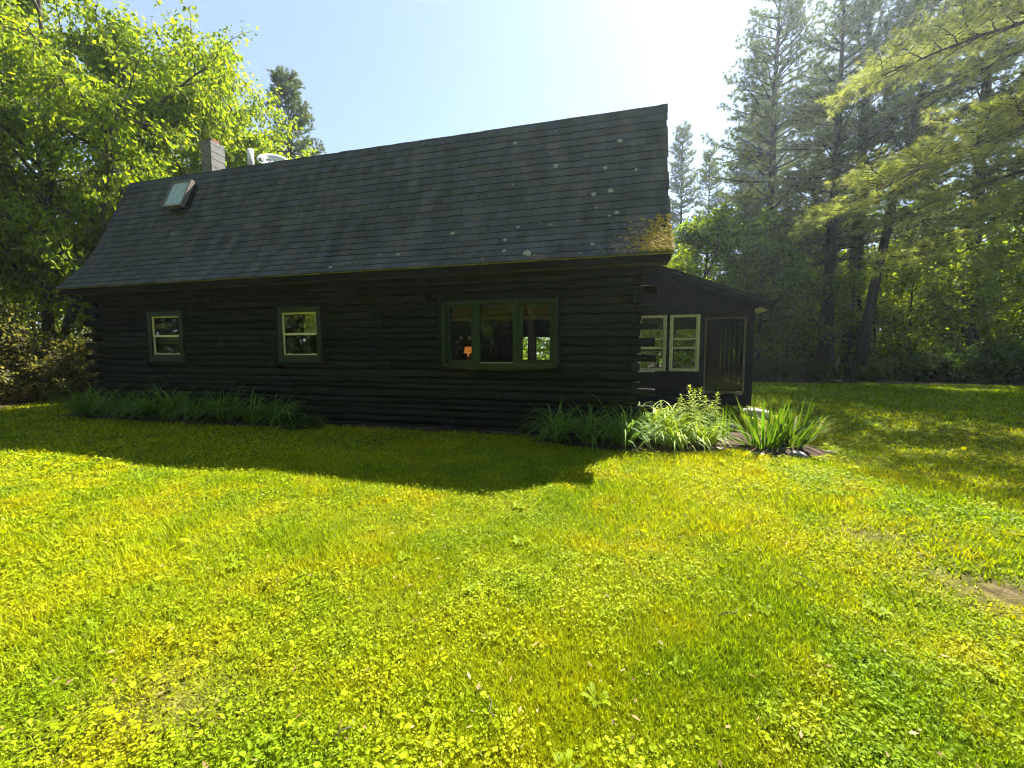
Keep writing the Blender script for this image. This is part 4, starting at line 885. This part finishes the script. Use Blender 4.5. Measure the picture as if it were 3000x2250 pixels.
for a_, b_, lt, dr in [((.05, 0, 7.6), (-8.0, -2.6, 4.25), .9, .05), ((.05, 0, 6.2), (-6.9, -2.8, 3.0), .55, .03), ((.1, 0, 9.6), (-7.3, -1.0, 7.6), .9, .05), ((.1, 0, 10.8), (-5.4, -2.2, 9.3), .9, .06),
                       ((.1, 0, 8.8), (-4.4, -3.2, 6.4), .8, .05), ((.05, 0, 5.2), (-4.6, -1.8, 3.0), .6, .02), ((.05, 0, 4.2), (-3.4, -2.0, 2.4), .6, 0), ((.1, 0, 12.2), (-5.8, .5, 11.6), .9, .05), ((.1, 0, 13.4), (-4.0, -2.5, 13.0), .9, .05),
                       ((.1, 0, 11.5), (-2.5, -4.5, 10.2), .9, .05), ((.1, 0, 7.0), (-1.0, -5.0, 5.5), .8, .04), ((.1, 0, 9.0), (4, 2, 9.0), .8, .04), ((.1, 0, 12), (3, -3, 12), .8, .04), ((.1, 0, 6.5), (-4.5, 3.5, 5.6), .8, .04), ((.1, 0, 10), (-3.5, 4.2, 9.6), .8, .04)]:
    limb(a_, b_, lt, dr)
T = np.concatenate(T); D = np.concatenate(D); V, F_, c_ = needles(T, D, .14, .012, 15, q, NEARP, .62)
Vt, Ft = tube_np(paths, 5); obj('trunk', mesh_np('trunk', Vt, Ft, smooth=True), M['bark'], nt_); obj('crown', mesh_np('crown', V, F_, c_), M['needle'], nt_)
print('near pine tris', len(F_))

# trees behind the viewer, seen mirrored in the panes
for i_, (x, y, m_, s_) in enumerate([(-20, -14, pineA, 1.0), (-9, -20, pineB, 1.0), (-14, -22, pineA, 1.1), (4, -21, pineB, 1.0), (10, -16, pineA, 1.0), (-25, -10, pineB, 1.0), (-30, -3, pineA, 1.0), (14, -8, pineB, 1.0), (-3, -24, pineA, 1.1)]):
    tree('white_pine', m_, (x, y), 'pine behind the viewer, part of the dark wood mirrored in the panes', 'tree', 'pines behind the viewer', i_ * 1.3, s_, leafm='needle')
for i_ in range(14):
    bush('undergrowth_bush', sh_dk, (-26 + i_ * 2.7, -12.5 - 1.5 * (i_ % 3)), 'dark bush behind the viewer at the edge of the mirrored wood', 'bush', 'bushes behind the viewer', i_ * 1.1, 1.3)
for i_, (x, y, m_, s_, lb) in enumerate([(-1.5, -9.5, mid, 1.2, 'broadleaf tree behind the viewer, mirrored in the bow window'), (-8.5, -8.0, big, .8, 'many-stemmed tree behind the viewer, mirrored in the left windows'), (6.0, -11, mid, 1.25, 'broadleaf tree behind the viewer to the right'), (-16, -7, mid, 1.2, 'broadleaf tree behind the viewer to the left'), (-4.5, -16, mid, 1.5, 'tallest broadleaf tree behind the viewer'), (1.5, -17, mid, 1.5, 'second row broadleaf tree behind the viewer'), (-12, -15, mid, 1.5, 'second row broadleaf tree behind the viewer to the left')]):
    tree('broadleaf_tree', m_, (x, y), lb, rz=i_ * 1.1, sc=s_)

# ------------------------------------------------------------------ flower beds
def ribbon(pts, W, tilt=0.0, fold=.25):
    """strap leaf along pts (n,3) with widths W (n), V-folded along its midrib: 3 verts per station"""
    n_ = len(pts); t = nrm(np.gradient(pts, axis=0)); s_ = nrm(np.cross(t, np.array([0, 0, 1.0])) + 1e-6); up_ = np.cross(s_, t)
    if tilt: c_, k_ = math.cos(tilt), math.sin(tilt); s_, up_ = c_ * s_ + k_ * up_, -k_ * s_ + c_ * up_
    w = np.asarray(W)[:, None] * .5
    V = np.stack([pts - s_ * w + up_ * w * fold, pts, pts + s_ * w + up_ * w * fold], 1).reshape(-1, 3); i = np.arange(n_ - 1) * 3
    F_ = np.concatenate([np.stack([i, i + 1, i + 4, i + 3], 1), np.stack([i + 1, i + 2, i + 5, i + 4], 1)]); return V, F_
def gather(parts):
    VV, FF, CC, o = [], [], [], 0
    for V, F_, c_ in parts: VV.append(V); FF.append(F_ + o); CC.append(np.broadcast_to(np.asarray(c_, float), (len(V), 3))); o += len(V)
    return np.concatenate(VV), np.concatenate(FF), np.concatenate(CC)
def daylily(seed, n_, L, cols, w=.026):
    q = rg(seed); parts = []
    for _ in range(n_):
        az = q.uniform(0, 6.28); el = math.radians(q.uniform(48, 84)); l_ = L * q.uniform(.6, 1.2); d = np.array([math.cos(az) * math.cos(el), math.sin(az) * math.cos(el), math.sin(el)])
        r_ = .14 * math.sqrt(q.random()); a2 = q.uniform(0, 6.28); p = np.array([r_ * math.cos(a2), r_ * math.sin(a2), -.02]); pts = [p]
        gr = q.uniform(.28, .60)
        for k_ in range(8): d = nrm(d + np.array([math.cos(az) * .05, math.sin(az) * .05, -gr * (k_ / 7) ** .8])); pts.append(pts[-1] + d * l_ / 8)
        pts = np.array(pts); pts[:, 2] = pts[:, 2].clip(.01); W = w * q.uniform(.8, 1.2) * np.array([.7, .9, 1, 1, .95, .85, .7, .45, .05]); c_ = np.array(cols[q.integers(len(cols))]) * q.uniform(.75, 1.25)
        V, F_ = ribbon(pts, W); parts.append((V, F_, c_))
    V, F_, C_ = gather(parts); return mesh_np('leaves', V, F_, C_, smooth=True)
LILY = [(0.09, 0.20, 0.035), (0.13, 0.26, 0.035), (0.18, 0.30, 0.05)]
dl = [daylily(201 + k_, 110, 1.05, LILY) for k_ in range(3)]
dl_sunlit = [daylily(211 + k_, 95, .92, [(0.22, 0.34, 0.03), (0.30, 0.40, 0.04), (0.15, 0.26, 0.03)], .024) for k_ in range(2)]  # same daylily with sunlight put into lighter, yellower leaf colours
def clump(name, me, x, y, label, cat, group=None, rz=0, sc=1.0, mat='strap'):
    t = thing(name, (x, y, float(ground_z(x, y))), label, cat, group, rz, scale=sc); obj('leaves', me, M[mat], t); return t
q = rg(7)
left_lb = ['daylily clump at the far left end of the long shaded bed', 'second daylily clump from the left in the shaded bed', 'third daylily clump from the left in the shaded bed', 'daylily clump under the small left window', 'daylily clump just right of the small left window', 'daylily clump between the two small windows', 'daylily clump third from the right in the left bed', 'daylily clump second from the right in the left bed', 'daylily clump at the right end of the left bed']
for k_ in range(9):
    x = -12.75 + k_ * .74 + q.normal(0, .06); clump('daylily', dl[k_ % 3], x, 6.92 + q.normal(0, .07), left_lb[k_], 'plant', 'daylilies along the log wall at left', q.uniform(0, 6.28), q.uniform(.9, 1.1))
rl_ = ['shaded daylily clump at the left end of the right-hand bed', 'shaded daylily clump in the middle, right of the bow window', 'shaded daylily clump in front of the cabin corner']
for k_, (x, y) in enumerate([(-1.0, 6.88), (-.45, 6.78), (.05, 6.72)]): clump('daylily', dl[(k_ + 1) % 3], x, y, rl_[k_], 'plant', None, k_ * 2.0 + .4, (.92, .98, 1.0)[k_])
sl_ = ['sunlit daylily clump at the cabin corner', 'sunlit daylily clump before the porch windows', 'low sunlit daylily clump in front of the tall lily stems']
for k_, (x, y) in enumerate([(.62, 7.0), (.95, 7.25), (.85, 6.72)]): clump('daylily', dl_sunlit[k_ % 2], x, y, sl_[k_], 'plant', None, k_ * 2.3, (1.05, 1.0, .75)[k_])

# tall lily stems with whorled narrow leaves
def lily_stem(seed, H, lean):
    q = rg(seed); az = q.uniform(0, 6.28); n_ = 9; t_ = np.linspace(0, 1, n_)
    pts = np.column_stack([lean[0] * t_ ** 1.4 * H, lean[1] * t_ ** 1.4 * H, t_ * H]); Vs, Fs = tube_np([(pts, np.linspace(.007, .003, n_))], 5); parts = []
    nl = int(H / .014)
    for k_ in range(nl):
        f_ = .18 + .82 * k_ / nl; p, d = interp(pts, f_ * .999); a_ = k_ * 2.4 + q.normal(0, .2); l_ = .125 * q.uniform(.7, 1.15) * (1 - .45 * max(0, f_ - .6) / .4); el = math.radians(q.normal(22 + 35 * max(0, f_ - .75) / .25, 10))
        d0 = np.array([math.cos(a_) * math.cos(el), math.sin(a_) * math.cos(el), math.sin(el)]); P_ = [p]
        for j_ in range(4): d0 = nrm(d0 + np.array([0, 0, -.16])); P_.append(P_[-1] + d0 * l_ / 4)
        V, F_ = ribbon(np.array(P_), .020 * np.array([.5, 1, .95, .6, .03])); parts.append((V, F_, np.array((0.29, 0.40, 0.03)) * q.uniform(.8, 1.2)))
    V, F_, C_ = gather(parts); return mesh_np('stem', Vs, Fs, (0.10, 0.16, 0.03), True), mesh_np('leaves', V, F_, C_, True)
ls = [lily_stem(300 + k_, h_, (q.normal(0, .08), q.normal(0, .08))) for k_, h_ in enumerate((.84, .72, .60))]
def lilies(x, y, label, spots_):
    t = thing('lily', (x, y, float(ground_z(x, y))), label, 'plant')
    for k_, (dx, dy, m_, s_, rz) in enumerate(spots_):
        st = obj('stem', ls[m_][0], M['strap'], t); st.location = (dx, dy, 0); st.rotation_euler = (0, 0, rz); st.scale = (s_,) * 3; obj('leaves', ls[m_][1], M['strap'], st)
lilies(1.18, 7.45, 'tallest sunlit lily stems before the dark porch wall', [(q.normal(0, .13), q.normal(0, .10), k_ % 3, q.uniform(.9, 1.12), q.uniform(0, 6)) for k_ in range(9)])
lilies(1.50, 7.55, 'sunlit lily stems right of the tallest ones', [(q.normal(0, .09), q.normal(0, .08), (k_ + 1) % 3, q.uniform(.85, 1.0), q.uniform(0, 6)) for k_ in range(6)])
lilies(.80, 7.50, 'shorter sunlit lily stems by the log ends', [(q.normal(0, .12), q.normal(0, .10), 1 + k_ % 2, q.uniform(.75, .95), q.uniform(0, 6)) for k_ in range(7)])
clump('daylily', dl_sunlit[0], 1.30, 6.95, 'sunlit daylily clump at the right foot of the lily stems', 'plant', None, 4.0, .85)
clump('daylily', dl_sunlit[1], .45, 7.35, 'sunlit daylily clump hiding the lowest log ends', 'plant', None, 1.0, 1.0)
lilies(2.35, 8.55, 'small lily stems by the pale stones', [(q.normal(0, .10), q.normal(0, .10), 2, q.uniform(.6, .8), q.uniform(0, 6)) for k_ in range(4)])

# irises: each sword leaf a part
def iris(x, y, label, n_, L, seed, fan=1.0, tone=1.0):
    q = rg(seed); t = thing('iris', (x, y, float(ground_z(x, y))), label, 'plant')
    for k_ in range(n_):
        az = q.uniform(0, 6.28); el = math.radians(90 - abs(q.normal(0, 24 * fan))); l_ = L * q.uniform(.65, 1.12); d = np.array([math.cos(az) * math.cos(el), math.sin(az) * math.cos(el), math.sin(el)])
        r_ = .15 * fan * math.sqrt(q.random()); p = np.array([r_ * math.cos(az), r_ * math.sin(az), -.02]); P_ = [p]; g_ = q.uniform(.01, .07)
        for j_ in range(6): d = nrm(d + np.array([0, 0, -g_])); P_.append(P_[-1] + d * l_ / 6)
        V, F_ = ribbon(np.array(P_), .036 * q.uniform(.8, 1.15) * np.array([.8, 1, 1.05, 1, .85, .55, .03]), q.uniform(-.9, .9), .18)
        c_ = np.array((0.085, 0.185, 0.022)) * q.uniform(.7, 1.35) * tone * np.array([q.uniform(.85, 1.25), 1, 1])
        obj('leaf', mesh_np('leaf', V, F_, c_, True), M['strap'], t)
iris(2.18, 7.10, 'large iris clump with bright sword leaves right of the bed', 66, .82, 401, 1.2)
iris(2.62, 7.35, 'darker iris clump beside the large bright one', 60, .82, 402, 1.2, .8)
iris(1.70, 7.62, 'small iris clump with few upright leaves between lilies and stones', 13, .62, 403, .75)
iris(1.42, 7.22, 'narrow iris fan at the right foot of the lily stems', 10, .52, 404, .6)

def fern(x, y, label, seed, n_=6, L=.62):
    q = rg(seed); t = thing('fern', (x, y, float(ground_z(x, y))), label, 'fern')
    for k_ in range(n_):
        az = q.uniform(0, 6.28); el = math.radians(q.uniform(50, 75)); d = np.array([math.cos(az) * math.cos(el), math.sin(az) * math.cos(el), math.sin(el)]); P_ = [np.zeros(3)]
        for j_ in range(9): d = nrm(d + np.array([0, 0, -.10])); P_.append(P_[-1] + d * L * q.uniform(.9, 1.1) / 9)
        P_ = np.array(P_); parts = [(*ribbon(P_, np.full(10, .006)), (0.12, 0.18, 0.03))]
        for m_ in range(3, 36):
            f_ = m_ / 36; p, d1 = interp(P_, f_); sd_ = nrm(np.cross(d1, np.array([0, 0, 1.0]))) * (1 if m_ % 2 else -1); l_ = .13 * math.sin(math.pi * min(1, (f_ + .12))) * (1.15 - f_) + .012
            dd = nrm(sd_ + d1 * .35); V, F_ = ribbon(np.array([p, p + dd * l_ * .5, p + dd * l_ + np.array([0, 0, -.01])]), .017 * np.array([1, .8, .05])); parts.append((V, F_, np.array((0.17, 0.26, 0.03)) * q.uniform(.85, 1.15)))
        V, F_, C_ = gather(parts); obj('frond', mesh_np('frond', V, F_, C_), M['strap'], t)
fern(2.55, 8.2, 'fern with pale arching fronds behind the irises near the porch corner', 501, 7, .75)
fern(3.05, 7.75, 'fern at the right, behind the darker iris clump', 502, 6, .62)
bush('seedling', shrub(65, .42, .30, DEEP, .07, 22, 6, .9), (-6.15, 6.85), 'low leafy seedlings at the right end of the left bed', 'plant')

# soil of the beds
def bed(name, poly, label, seed):
    q = rg(seed); poly = np.array(poly, float); c0 = poly.mean(0); n_ = len(poly) * 4; tt = np.linspace(0, len(poly), n_, endpoint=False); pc = np.vstack([poly, poly[:1]])
    ed = np.column_stack([np.interp(tt, np.arange(len(poly) + 1), pc[:, d_]) for d_ in range(2)]); ed += q.normal(0, .03, ed.shape); V = []
    rings = (1.0, .85, .5)
    for r_, h_ in zip(rings, (-.012, .035, .05)):
        P2 = c0 + (ed - c0) * r_; V += [(a_, b_, float(ground_z(a_, b_)) + h_ + (q.normal(0, .008) if r_ < 1 else 0)) for a_, b_ in P2]
    V.append((c0[0], c0[1], float(ground_z(*c0)) + .05)); Fq = []
    for k_ in range(2):
        for i_ in range(n_): A = k_ * n_ + i_; B = k_ * n_ + (i_ + 1) % n_; Fq.append((A, B, B + n_, A + n_))
    Fq += [(2 * n_ + i_, 2 * n_ + (i_ + 1) % n_, 3 * n_) for i_ in range(n_)]
    me = bpy.data.meshes.new(name); me.from_pydata(V, [], Fq); me.polygons.foreach_set('use_smooth', [True] * len(Fq)); me.update(); obj(name, me, M['soil'], None, kind='structure')
BEDS = [[(-13.4, 6.62), (-10, 6.6), (-6.3, 6.62), (-5.8, 6.95), (-6, 7.39), (-13.4, 7.39)], [(-1.5, 6.75), (-.3, 6.45), (.8, 6.42), (1.6, 6.75), (2.2, 6.70), (3.05, 6.95), (3.15, 7.6), (2.6, 8.4), (1.6, 8.2), (.6, 7.6), (-1.3, 7.39)], [(-5.9, 7.18), (-3.5, 7.2), (-1.4, 7.16), (-1.4, 7.39), (-5.9, 7.39)]]
for k_, b_ in enumerate(BEDS): bed('bed_soil', b_, '', 600 + k_)

# stones
def stone(seed, a_, b_, h_, name, x, y, label, mat='stone', sink=.3):
    q = rg(seed); V, Fq = [], []; K, Rn = 14, 5; off = q.uniform(0, 6, 4)
    for r_ in range(Rn + 1):
        ph = math.pi * .5 * (1 - r_ / Rn) if r_ else math.pi / 2
        for k_ in range(K):
            t_ = 2 * math.pi * k_ / K; w_ = 1 + .16 * math.sin(2 * t_ + off[0]) + .10 * math.sin(3 * t_ + off[1]) + q.normal(0, .025); e_ = math.cos(ph) ** .55; V.append((a_ * w_ * e_ * math.cos(t_), b_ * w_ * e_ * math.sin(t_), h_ * math.sin(ph) ** .6 * (1 + q.normal(0, .05))))
    for r_ in range(Rn):
        for k_ in range(K): A = r_ * K + k_; B = r_ * K + (k_ + 1) % K; Fq.append((A, A + K, B + K, B))
    me = bpy.data.meshes.new(name); me.from_pydata(V, [], Fq); me.polygons.foreach_set('use_smooth', [True] * len(Fq)); me.update()
    o = obj(name, me, M[mat], None, label, 'stone'); o.location = (x, y, float(ground_z(x, y)) - sink * h_); o.rotation_euler = (0, 0, q.uniform(0, 6)); return o
stone(701, .36, .22, .10, 'stepping_stone', 1.95, 8.75, 'pale flat stone between lilies and porch step')
stone(702, .28, .20, .14, 'stepping_stone', 2.75, 9.55, 'pale flat stone nearest the porch corner', sink=.1)
stone(703, .16, .10, .08, 'rock', 2.55, 6.83, 'grey rock at the foot of the iris clumps', 'slate')
stone(704, .13, .07, .05, 'rock', 1.95, 6.72, 'small pale stone before the large iris clump')
stone(705, .10, .07, .06, 'rock', 1.50, 6.85, 'small pale stone below the narrow iris fan')
stone(706, .08, .06, .05, 'rock', 3.12, 7.15, 'small stone right of the darker iris clump')

# ------------------------------------------------------------------ lawn: grass blades and broad little leaves
def inpoly(x, y, poly):
    c_ = np.zeros(len(x), bool); n_ = len(poly)
    for i_ in range(n_):
        (x1_, y1_), (x2_, y2_) = poly[i_], poly[(i_ + 1) % n_]; cond = ((y1_ > y) != (y2_ > y)) & (x < (x2_ - x1_) * (y - y1_) / (y2_ - y1_ + 1e-12) + x1_); c_ ^= cond
    return c_
def lawn_points(q, n_, r0, r1, power):
    """random points on the lawn, denser towards the viewer's part of it"""
    u_ = q.random(n_); e = 2 - power; r_ = (r0 ** e + u_ * (r1 ** e - r0 ** e)) ** (1 / e); a_ = q.uniform(-1.22, 1.05, n_)
    x, y = np.sin(a_ - .10) * r_, np.cos(a_ - .10) * r_
    ok = (in_lawn(x, y) > .5) & ~((y > 7.2) & (x < .4) & (x > -13.0)) & ~((y > 9.7) & (x > -.2) & (x < 3.0) & (y < 14.3))
    for b_ in BEDS: ok &= ~inpoly(x, y, b_)
    return x[ok], y[ok]
def lawn_cols(q, x, y):
    A = vnoise(x, y, 1.6, 14); B = vnoise(x, y, .45, 15); C_ = vnoise(x, y, .16, 16)
    g_ = np.array([0.165, 0.27, 0.006]); ye = np.array([0.31, 0.365, 0.005]); or_ = np.array([0.42, 0.31, 0.012])
    t1 = np.clip((A * .4 + B * .35 + C_ * .25 - .235) / .42, 0, 1)[:, None]; t2 = np.clip((B * .45 + C_ * .55 - .60) / .2, 0, 1)[:, None] * .22
    far_ = sstep(y, 9.0, 12.5)[:, None]; t1 = t1 * (1 - .75 * far_); t2 = t2 * (1 - far_)
    c_ = g_ * (1 - t1) + ye * t1; c_ = c_ * (1 - t2) + or_ * t2; return c_ * (1 + .27 * q.normal(0, 1, (len(x), 1))).clip(.35, 1.7)
q = rg(801); VV, FF, CC, o_ = [], [], [], 0
for n_, r0, r1, pw in ((330000, 1.0, 7.0, 1.75), (250000, 5.5, 24.0, 1.35)):
    x, y = lawn_points(q, n_, r0, r1, pw); r_ = np.hypot(x, y); keep = q.random(len(x)) > soil_shade_amount(x, y) * 1.1; x, y, r_ = x[keep], y[keep], r_[keep]; n2_ = len(x)
    hgt = (.020 + .026 * vnoise(x, y, .6, 18)) * q.uniform(.5, 1.35, n2_) * (1 + .035 * r_) * (1 + .5 * sstep(vnoise(x, y, .5, 19), .6, .9)); wid = .0032 * q.uniform(.7, 1.3, n2_) * np.maximum(1, r_ * .42)
    az = q.uniform(0, 6.283, n2_); ln = q.uniform(.15, 1.3, n2_); z = ground_z(x, y) - .004
    d = np.column_stack([np.cos(az) * ln, np.sin(az) * ln, np.ones(n2_)]) * hgt[:, None]; s_ = np.column_stack([-np.sin(az + q.normal(0, .6, n2_)), np.cos(az), np.zeros(n2_)]) * wid[:, None]
    B0 = np.column_stack([x, y, z]); V = np.stack([B0 - s_, B0 + s_, B0 + d], 1).reshape(-1, 3); F_ = np.arange(n2_ * 3).reshape(-1, 3) + o_; o_ += len(V)
    VV.append(V); FF.append(F_); CC.append(np.repeat(lawn_cols(q, x, y), 3, 0))
V, F_, C_ = np.concatenate(VV), np.concatenate(FF), np.concatenate(CC); print('grass tris', len(F_))
obj('lawn_grass', mesh_np('lawn_grass', V, F_, C_), M['blade'], None, 'short mown yellow-green grass covering the lawn', 'grass', kind='stuff')
x, y = lawn_points(q, 300000, 1.0, 9.5, 1.75); cl_ = vnoise(x, y, .55, 22) * .6 + vnoise(x, y, .17, 23) * .4; keep = (q.random(len(x)) < np.clip((cl_ - .34) / .30, .04, .9)) & (q.random(len(x)) > soil_shade_amount(x, y) * 1.3); x, y = x[keep], y[keep]; n_ = len(x); r_ = np.hypot(x, y)
z = ground_z(x, y) + .004 + .052 * q.random(n_) ** 1.4 * (.4 + cl_[keep]); az = q.uniform(0, 6.283, n_); el = q.normal(.15, .35, n_); D_ = np.column_stack([np.cos(az) * np.cos(el), np.sin(az) * np.cos(el), np.sin(el)])
L_ = .0115 * q.lognormal(0, .42, n_) * np.maximum(1, r_ * .30); V, F_ = leaf_round(np.column_stack([x, y, z]), D_, L_, L_ * .66, q, np.array([0, 0, 1.4])); cc_ = lawn_cols(q, x, y) * np.array([1.02, 1.03, 1.0])
obj('ground_cover', mesh_np('ground_cover', V, F_, np.repeat(cc_, 6, 0)), M['blade'], None, 'small round weed leaves spread through the lawn', 'ground cover', kind='stuff'); print('cover tris', len(F_))
x, y = lawn_points(q, 900, 1.1, 12.0, 1.5); n_ = len(x); az = q.uniform(0, 6.283, n_); D_ = np.column_stack([np.cos(az), np.sin(az), q.normal(.1, .2, n_)]); L_ = q.uniform(.018, .05, n_)
V, F_ = leaf_quads(np.column_stack([x, y, ground_z(x, y) + q.uniform(.012, .04, n_)]), D_, L_, L_ * q.uniform(.25, .6, n_), q, .2, np.array([0, 0, 1.2]))
obj('leaf_litter', mesh_np('leaf_litter', V, F_, tints(q, n_, [(.34, .25, .12), (.22, .14, .06), (.45, .38, .22)])), M['blade'], None, 'dry tan leaf scraps scattered over the lawn', 'leaf litter', kind='stuff')
# broad-leaved weed rosettes, twigs and a few dead leaves in the foreground
ros = []
for k_ in range(3):
    qq = rg(900 + k_); parts = []
    for j_ in range(9):
        a_ = j_ * .75 + qq.normal(0, .2); l_ = qq.uniform(.05, .10); d = np.array([math.cos(a_), math.sin(a_), .55]); P_ = np.array([[0, 0, 0], d * l_ * .4, d * l_ * .75, d * l_ + np.array([0, 0, -.02])]); V, F_ = ribbon(P_, .030 * np.array([.25, .9, 1, .1])); parts.append((V, F_, np.array((0.23, 0.32, 0.008)) * qq.uniform(.8, 1.2)))
    V, F_, C_ = gather(parts); ros.append(mesh_np('leaves', V, F_, C_, True))
spots_ = []
while len(spots_) < 24:
    r_ = q.uniform(1.25, 4.6); a_ = q.uniform(-1.1, .75); spots_.append((math.sin(a_ - .1) * r_, math.cos(a_ - .1) * r_))
for k_, (x, y) in enumerate(spots_):
    t = thing('weed_rosette', (x, y, float(ground_z(x, y)) + .004), 'broad-leaved weed rosette in the sunny foreground lawn', 'weed', 'weed rosettes in the foreground lawn', q.uniform(0, 6.28), scale=q.uniform(.5, 1.0)); obj('leaves', ros[k_ % 3], M['blade'], t)
for k_, (x, y, L_, a_, lb) in enumerate([(-1.02, 1.20, .11, 1.2, 'short dry twig in the lower left lawn'), (-.52, 1.55, .12, -1.1, 'short dry twig left of the middle foreground'), (.55, 2.4, .14, .5, 'thin dry twig in the middle foreground'), (1.25, 2.9, .16, 2.2, 'thin dry twig in the right foreground')]):
    tw = obj('twig', MB().tube([(0, 0, 0), (L_ * .4, .01, .012), (L_ * .75, -.006, .008), (L_, .012, .014)], [.0035, .003, .003, .002], 5).mesh('twig', True), M['pale_bark'], None, lb, 'twig'); tw.location = (x, y, float(ground_z(x, y)) + .035); tw.rotation_euler = (0, 0, a_)

# ------------------------------------------------------------------ haze volume added to mimic the lens veil around the sun
hz = bpy.data.materials.new('haze'); hz.use_nodes = True; n = hz.node_tree.nodes; n.clear()
ou = n.new('ShaderNodeOutputMaterial'); pv = n.new('ShaderNodeVolumePrincipled'); pv.inputs['Color'].default_value = (.74, .87, 1, 1); pv.inputs['Density'].default_value = GLARE_HAZE; pv.inputs['Anisotropy'].default_value = .62; pv.inputs['Density Attribute'].default_value = ''
hz.node_tree.links.new(pv.outputs[0], ou.inputs['Volume']); hz.cycles.homogeneous_volume = True
ho = obj('haze', MB().box(-265, 265, -265, 265, -1.2, 34).mesh('haze'), hz, None, 'thin pale haze added for the veil of glare near the sun', 'haze', kind='stuff')

print('unique tris', sum(sum(len(p_.vertices) - 2 for p_ in me.polygons) if len(me.polygons) < 5000 else len(me.polygons) * (1 if len(me.polygons[0].vertices) == 3 else 2) for me in bpy.data.meshes))
